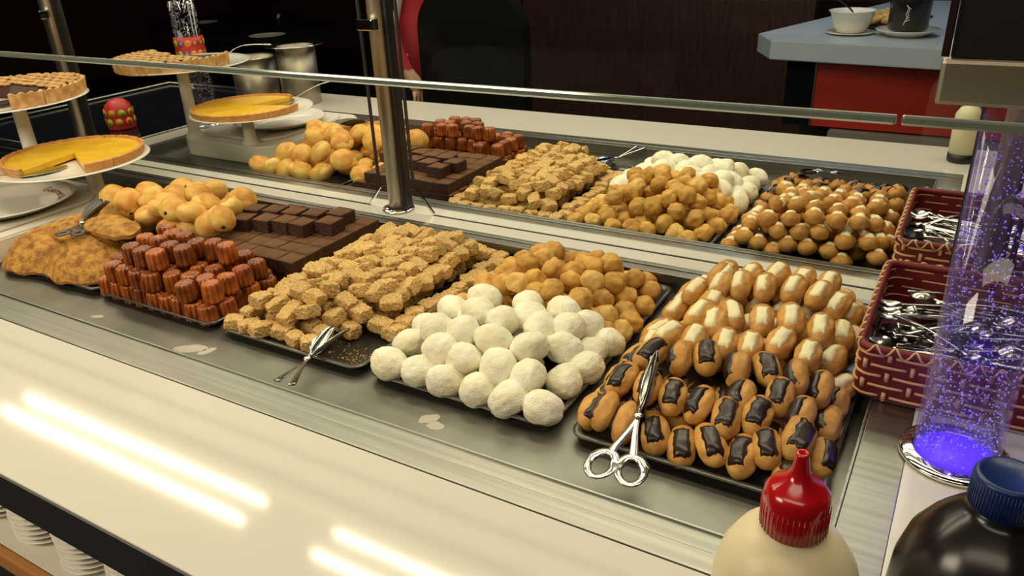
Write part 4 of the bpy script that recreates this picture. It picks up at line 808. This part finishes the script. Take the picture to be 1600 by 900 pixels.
# ------------------------------------------------------------------ bottles in the foreground
b = empty('cream_bottle', (-.057, .45, 0)); tag(b, 'cream plastic squeeze bottle with red nozzle cap in the foreground', 'bottle')
MB().lathe([(0, 0), (.048, 0), (.051, .004), (.0515, .15), (.0505, .165), (.046, .183), (.037, .199), (.026, .209), (.0205, .212), (.0205, .222), (0, .222)], 64).build('bottle_body', 'bottle_cream', b)
cap = [(.0215, .2125), (.0222, .214), (.0222, .236), (.0215, .242), (.0175, .2480), (.0085, .2535), (.0058, .262), (.0044, .272), (.0042, .2745), (.0022, .2745), (.0020, .268), (0, .268)]
cb = MB().lathe(cap, 64)
for i in range(40):
    a = 2 * PI * i / 40; x, y = .0222 * math.cos(a), .0222 * math.sin(a); cb.tube([(x, y, .214), (x, y, .235)], .0006, 4)
cb.build('nozzle_cap', 'red_cap', b)['label'] = 'glossy red pointed nozzle cap'
b = empty('dark_bottle', (.062, .50, 0)); tag(b, 'dark glossy bottle with ribbed blue screw cap in the bottom right corner', 'bottle')
MB().lathe([(0, 0), (.052, 0), (.056, .005), (.057, .15), (.0555, .175), (.050, .197), (.040, .214), (.030, .226), (.0225, .232), (.0185, .236), (.0185, .243), (0, .243)], 64).build('bottle_body', 'bottle_dark', b)
cb = MB().lathe([(.0195, .2385), (.0205, .240), (.0205, .262), (.0190, .2645), (.0165, .2645), (.0160, .2638), (0, .2638)], 64)
for i in range(60):
    a = 2 * PI * i / 60; x, y = .0205 * math.cos(a), .0205 * math.sin(a); cb.tube([(x, y, .241), (x, y, .261)], .0005, 4)
cb.build('screw_cap', 'blue_cap', b)['label'] = 'dark blue ribbed screw cap'

# ------------------------------------------------------------------ things seen only as reflections, built solid at their mirror-image places
b = empty('reflected_bottle', (-.012, 2.205, 0)); tag(b, 'reflected cream bottle with dark base band, copied on the far ledge behind the column', 'canister')  # solid stand-in for the reflection of the cream bottle
MB().lathe([(0, .022), (.030, .022), (.031, .10), (.029, .12), (.02, .135), (0, .14)], 40).build('canister_body', 'bottle_cream', b)
MB().lathe([(0, .0005), (.029, .0005), (.031, .003), (.031, .0215), (0, .0215)], 40).build('base_band', 'black', b)
for (x, y, rr, h, lab, rim) in ((-2.215, 2.165, .068, .21, 'tall stainless pot with flared rim in the mirror image, right of the pair', .105), (-2.42, 2.14, .08, .175, 'wide stainless pot in the mirror image, left of the pair', .10)):
    p = empty('stainless_pot', (x, y, .0 if x > -2.33 else -.0115)); tag(p, lab, 'pot', None)
    MB().lathe([(0, .0005), (rr, .0005), (rr + .002, .004), (rr + .004, h), (rr + .002, h), (rr - .001, .006), (0, .005)], 48).build('pot_body', 'steel_post', p)
    MB().lathe([(rr + .003, h), (rim, h + .004), (rim, h + .006), (rr + .001, h + .003)], 48).build('flared_rim', 'chrome', p)
# fruit printed sign
p = empty('fruit_canister', (-2.60, 1.66, -.0115)); tag(p, 'rounded canister printed with red and green fruit in the mirror image', 'canister')
MB().lathe([(0, .0), (.045, .0), (.047, .005), (.047, .06), (.040, .085), (.022, .10), (0, .104)], 32).build('canister_body', 'fruit_red', p)
for i in range(18):
    a = 2 * PI * (i % 9) / 9 + (.3 if i > 8 else 0); z = .028 if i < 9 else .058
    c = MB(); c.lathe([(0, .001), (.013, .001), (.013, 0), (0, 0)], 18); c.lathe([(0, .0014), (.006, .0014), (.006, .001), (0, .001)], 14, mi=1)
    q = c.build('fruit_print', [('fruit_orange', 'fruit_green')[i % 2], 'fruit_green' if i % 3 else 'fruit_red'], p); q.location = (.0473 * math.cos(a), .0473 * math.sin(a), z); q.rotation_euler = (0, PI / 2, a)

# far counter with the red front
r = empty('far_service_counter', (0, 4.8, -.9)); tag(r, 'grey-topped service counter with red front panel in the background', 'counter')
L = (0, -4.8, .9)
P_ = [(-.936, 4.096), (-1.057, 4.32), (-.58, 6.02), (.9, 6.02), (.9, 3.93), (-.188, 4.011)]
mb = MB().prism(P_, -.092, 0, .004); o = mb.build('counter_top', ['grey_top'], r, L)
MB().box(-.72, .9, 4.16, 4.20, -.42, -.093).build('red_panel', 'red_panel', r, L)
MB().box(-.86, -.725, 4.16, 4.5, -.42, -.093).build('dark_end', 'black_gloss', r, L)
MB().box(-.722, -.716, 4.150, 4.158, -.42, -.093).build('metal_trim', 'steel', r, L)
MB().box(-.62, .9, 4.10, 4.6, -.899, -.43).build('grey_plinth', 'grey_box', r, L)
MB().box(-.85, .9, 4.61, 5.8, -.899, -.093).build('cabinet_back', 'black', r, L)
b = empty('serving_bowl', (-.62, 4.40, .0005)); tag(b, 'pale square-lipped bowl on a saucer on the far counter', 'bowl')
MB().lathe([(0, 0), (.07, 0), (.115, .008), (.118, .012), (.07, .006), (0, .006)], 40).build('under_plate', 'porcelain', b)
MB().lathe([(0, .008), (.065, .008), (.085, .04), (.105, .105), (.115, .112), (.110, .114), (.098, .104), (.078, .045), (.06, .016), (0, .016)], 40).build('bowl_body', 'porcelain', b)
s = MB().tube(bezier([(.02, 0, .05), (-.01, -.02, .10), (-.09, -.04, .16)], 6), .008, 8, flat=.5).build('serving_spoon', 'black', None, (-.62, 4.40, .02)); tag(s, 'dark serving spoon resting in the pale bowl on the far counter', 'spoon')
b = empty('black_bottle', (-.36, 4.38, .0005)); tag(b, 'black bottle with pale emblem standing on a white plate, far counter', 'bottle')
MB().lathe([(0, .03), (.085, .03), (.09, .035), (.095, .30), (.04, .36), (.035, .42), (0, .42)], 40).build('bottle_body', 'bottle_dark', b)
e = MB()
for q in range(7): e.tube(bezier([(-.012 + .004 * q, -.096, .06 + .012 * q), (.004 * (q % 3) - .008, -.097, .075 + .012 * q), (.012 - .003 * q, -.096, .085 + .011 * q)], 4), .0018, 5)
e.build('emblem', 'white_plastic', b)
MB().lathe([(0, .0), (.08, .0), (.14, .03), (.143, .034), (.08, .012), (0, .012)], 48).build('plate_stand', 'porcelain', b)
t = MB().box(-.13, .13, -.3, .3, 0, .012, .003).build('food_platter', 'black', None, (-.50, 4.85, .0005)); t.rotation_euler = (0, 0, -.25); tag(t, 'dark platter of pastries behind bowl on the far counter', 'platter')
rr_ = random.Random(2); me = blob('far_pastry', 'puff_pale', .035, .03, .022, .15, 2, 60, 3)
k = 0
for j in range(6):
    for i in range(3):
        o = place('pastry_piece', me, (-.50 + (i - 1) * .075 + (j - 2.5) * .02, 4.85 + (j - 2.5) * .085, .034), (0, 0, rr_.uniform(0, 6))); tag(o, 'pale pastry piece, %s across in %s row of the far counter platter' % (ordw(i), ordw(j)), 'pastry', 'pastries on the far counter platter')

# dim dining tables at the back left
for n_, (x, y, s, lab) in enumerate(((-4.9, 4.75, .5, 'dark dining table with white plate and wine glass in the dim background'), (-6.3, 5.3, .5, 'dark dining table in the dim background at far left'))):
    r = empty('dining_table', (x, y, -.9)); tag(r, lab, 'table')
    MB().box(-s, s, -s, s, .72, .75, .004).build('table_top', 'black', r)
    for sx in (-1, 1):
        for sy in (-1, 1): MB().box(sx * (s - .05) - .025, sx * (s - .05) + .025, sy * (s - .05) - .025, sy * (s - .05) + .025, 0, .719).build('leg', 'black', r)
    p = plate('dinner_plate', (x + .05, y - .28, -.1495), .14, 'white plate on the dim background table, %s' % ('beside the wine glass' if n_ == 0 else 'at far left'), deep=.015)
g = MB().lathe([(0, 0), (.035, 0), (.034, .003), (.005, .006), (.004, .08), (.02, .095), (.037, .125), (.034, .175), (.033, .175), (.035, .125), (.018, .098), (0, .09)], 32).build('wine_glass', 'acrylic', None, (-4.85, 4.62, -.1495)); tag(g, 'clear wine glass on the dim background table', 'glass')

# person in red, standing in the aisle, seen between post and dark chair back
def person(loc, rz):
    root = empty('person', loc, rz); tag(root, 'person in a red jacket with white striped trim standing behind the post', 'person')
    V = []; E = []; Rr = []
    def vert(p, r, par=None):
        V.append(p); Rr.append(r)
        if par is not None: E.append((par, len(V) - 1))
        return len(V) - 1
    pel = vert((0, 0, .98), (.16, .115)); sp1 = vert((0, 0, 1.12), (.145, .105), pel); sp2 = vert((0, 0, 1.32), (.18, .12), sp1); ch = vert((0, 0, 1.44), (.15, .10), sp2)
    nk = vert((0, .01, 1.53), (.06, .06), ch); h1 = vert((0, -.01, 1.60), (.07, .085), nk); h2 = vert((0, -.01, 1.68), (.078, .095), h1); vert((0, 0, 1.74), (.055, .065), h2)
    for s in (-1, 1):
        sh = vert((s * .19, 0, 1.43), (.06, .06), ch); el = vert((s * .25, .02, 1.16), (.045, .045), sh); wr = vert((s * .24, -.10, .93), (.030, .030), el); hd = vert((s * .235, -.14, .87), (.035, .022), wr)
        for q in range(4): f1 = vert((s * .235 + (q - 1.5) * .020, -.165, .82), (.0075, .0075), hd); vert((s * .235 + (q - 1.5) * .023, -.165, .785 + abs(q - 1.5) * .004), (.0065, .0065), f1)
        t1 = vert((s * .205, -.175, .86), (.010, .010), hd); vert((s * .20, -.19, .83), (.009, .009), t1)
        hp = vert((s * .095, 0, .90), (.095, .10), pel); kn_ = vert((s * .11, -.01, .50), (.062, .062), hp); an = vert((s * .115, .02, .09), (.042, .045), kn_); vert((s * .125, -.12, .035), (.042, .032), an)
    me = bpy.data.meshes.new('body'); me.from_pydata(V, E, []); o = bpy.data.objects.new('body', me); C.objects.link(o)
    md = o.modifiers.new('skin', 'SKIN'); md.use_smooth_shade = True
    for i, r in enumerate(Rr): me.skin_vertices[0].data[i].radius = r
    me.skin_vertices[0].data[0].use_root = True
    sb = o.modifiers.new('sub', 'SUBSURF'); sb.levels = 2; sb.render_levels = 2
    dg = bpy.context.evaluated_depsgraph_get(); m2 = bpy.data.meshes.new_from_object(o.evaluated_get(dg)); bpy.data.objects.remove(o)
    m2.materials.clear()
    for q in ('skin', 'red_cloth', 'black'): m2.materials.append(MAT[q])
    for p in m2.polygons:
        c = p.center; p.use_smooth = True
        hand = abs(c.x) > .19 and c.z < .93
        p.material_index = 0 if (c.z > 1.50 or hand) else (1 if c.z > .86 else 2)
    bd = link('body', m2, None, root)
    MB().ball((0, .012, 1.70), .085, .098, .085, 3).build('hair', 'hair', root)
    for s in (-1, 1):
        MB().ball((s * .028, -.088, 1.675), .010, .007, .007, 2).build('eye', 'black', root)
        MB().ball((s * .082, -.005, 1.655), .010, .018, .028, 2).build('ear', 'skin', root)
    MB().ball((0, -.104, 1.645), .012, .018, .020, 2).build('nose', 'skin', root)
    MB().ball((0, -.094, 1.612), .024, .008, .006, 2).build('mouth', 'red_cloth', root)
    st_ = MB(); st_.tube(bezier([(-.13, -.10, 1.42), (-.165, -.06, 1.28), (-.175, -.01, 1.14), (-.17, .03, 1.04), (-.165, -.04, .965)], 8), .024, 8, flat=.35); st_.build('white_trim', 'white_cloth', root)['label'] = 'white striped trim down the jacket front'
    return root
person((-2.24, 3.0, -.9), 1.45)
r = empty('dark_chair', (-1.80, 2.70, -.9)); tag(r, 'black high bar chair hiding the right side of the person in red', 'chair')
bm_ = MB(); pts = []
for i in range(25):
    t = PI * i / 24; pts.append((.25 * math.cos(t), 1.10 + .20 * math.sin(t)))
pts = [(.25, .62)] + pts + [(-.25, .62)]
vv = [(x, 0, z) for x, z in pts] + [(x, .06, z) for x, z in pts]; n = len(pts)
bm_.add(vv, [tuple(range(n)), tuple(range(n, 2 * n))[::-1]] + [(i, (i + 1) % n, n + (i + 1) % n, n + i)[::-1] for i in range(n)], 0, False).build('backrest', 'black_cloth', r)
MB().box(-.22, .22, .061, .42, .62, .69, .02).build('seat', 'black_cloth', r)
for sx in (-1, 1):
    for sy in (.03, .38): MB().box(sx * .19 - .02, sx * .19 + .02, sy - .02, sy + .02, 0, .619).build('leg', 'black_cloth', r)

# ------------------------------------------------------------------ solid mirror-image copies stand in for the near half's reflection
MIR = Matrix.Translation((0, 2 * YM, 0)) @ Matrix.Diagonal((1, -1, 1, 1))
bpy.context.view_layer.update()
for o, fl in NEAR:
    c = dup(o); c.matrix_basis = MIR @ o.matrix_basis
    c['label'] = fl or (o['label'] + ' beyond the glass')
    if 'group' in o.keys(): c['group'] = o['group'].replace(' on the near side', ' beyond the glass').replace(' near side', ' beyond the glass').replace('near', 'far')
for o in [x for x in bpy.data.objects if x.name.startswith('rim_script') and x.parent and x.parent.matrix_basis.translation.y > YM]: bpy.data.objects.remove(o)
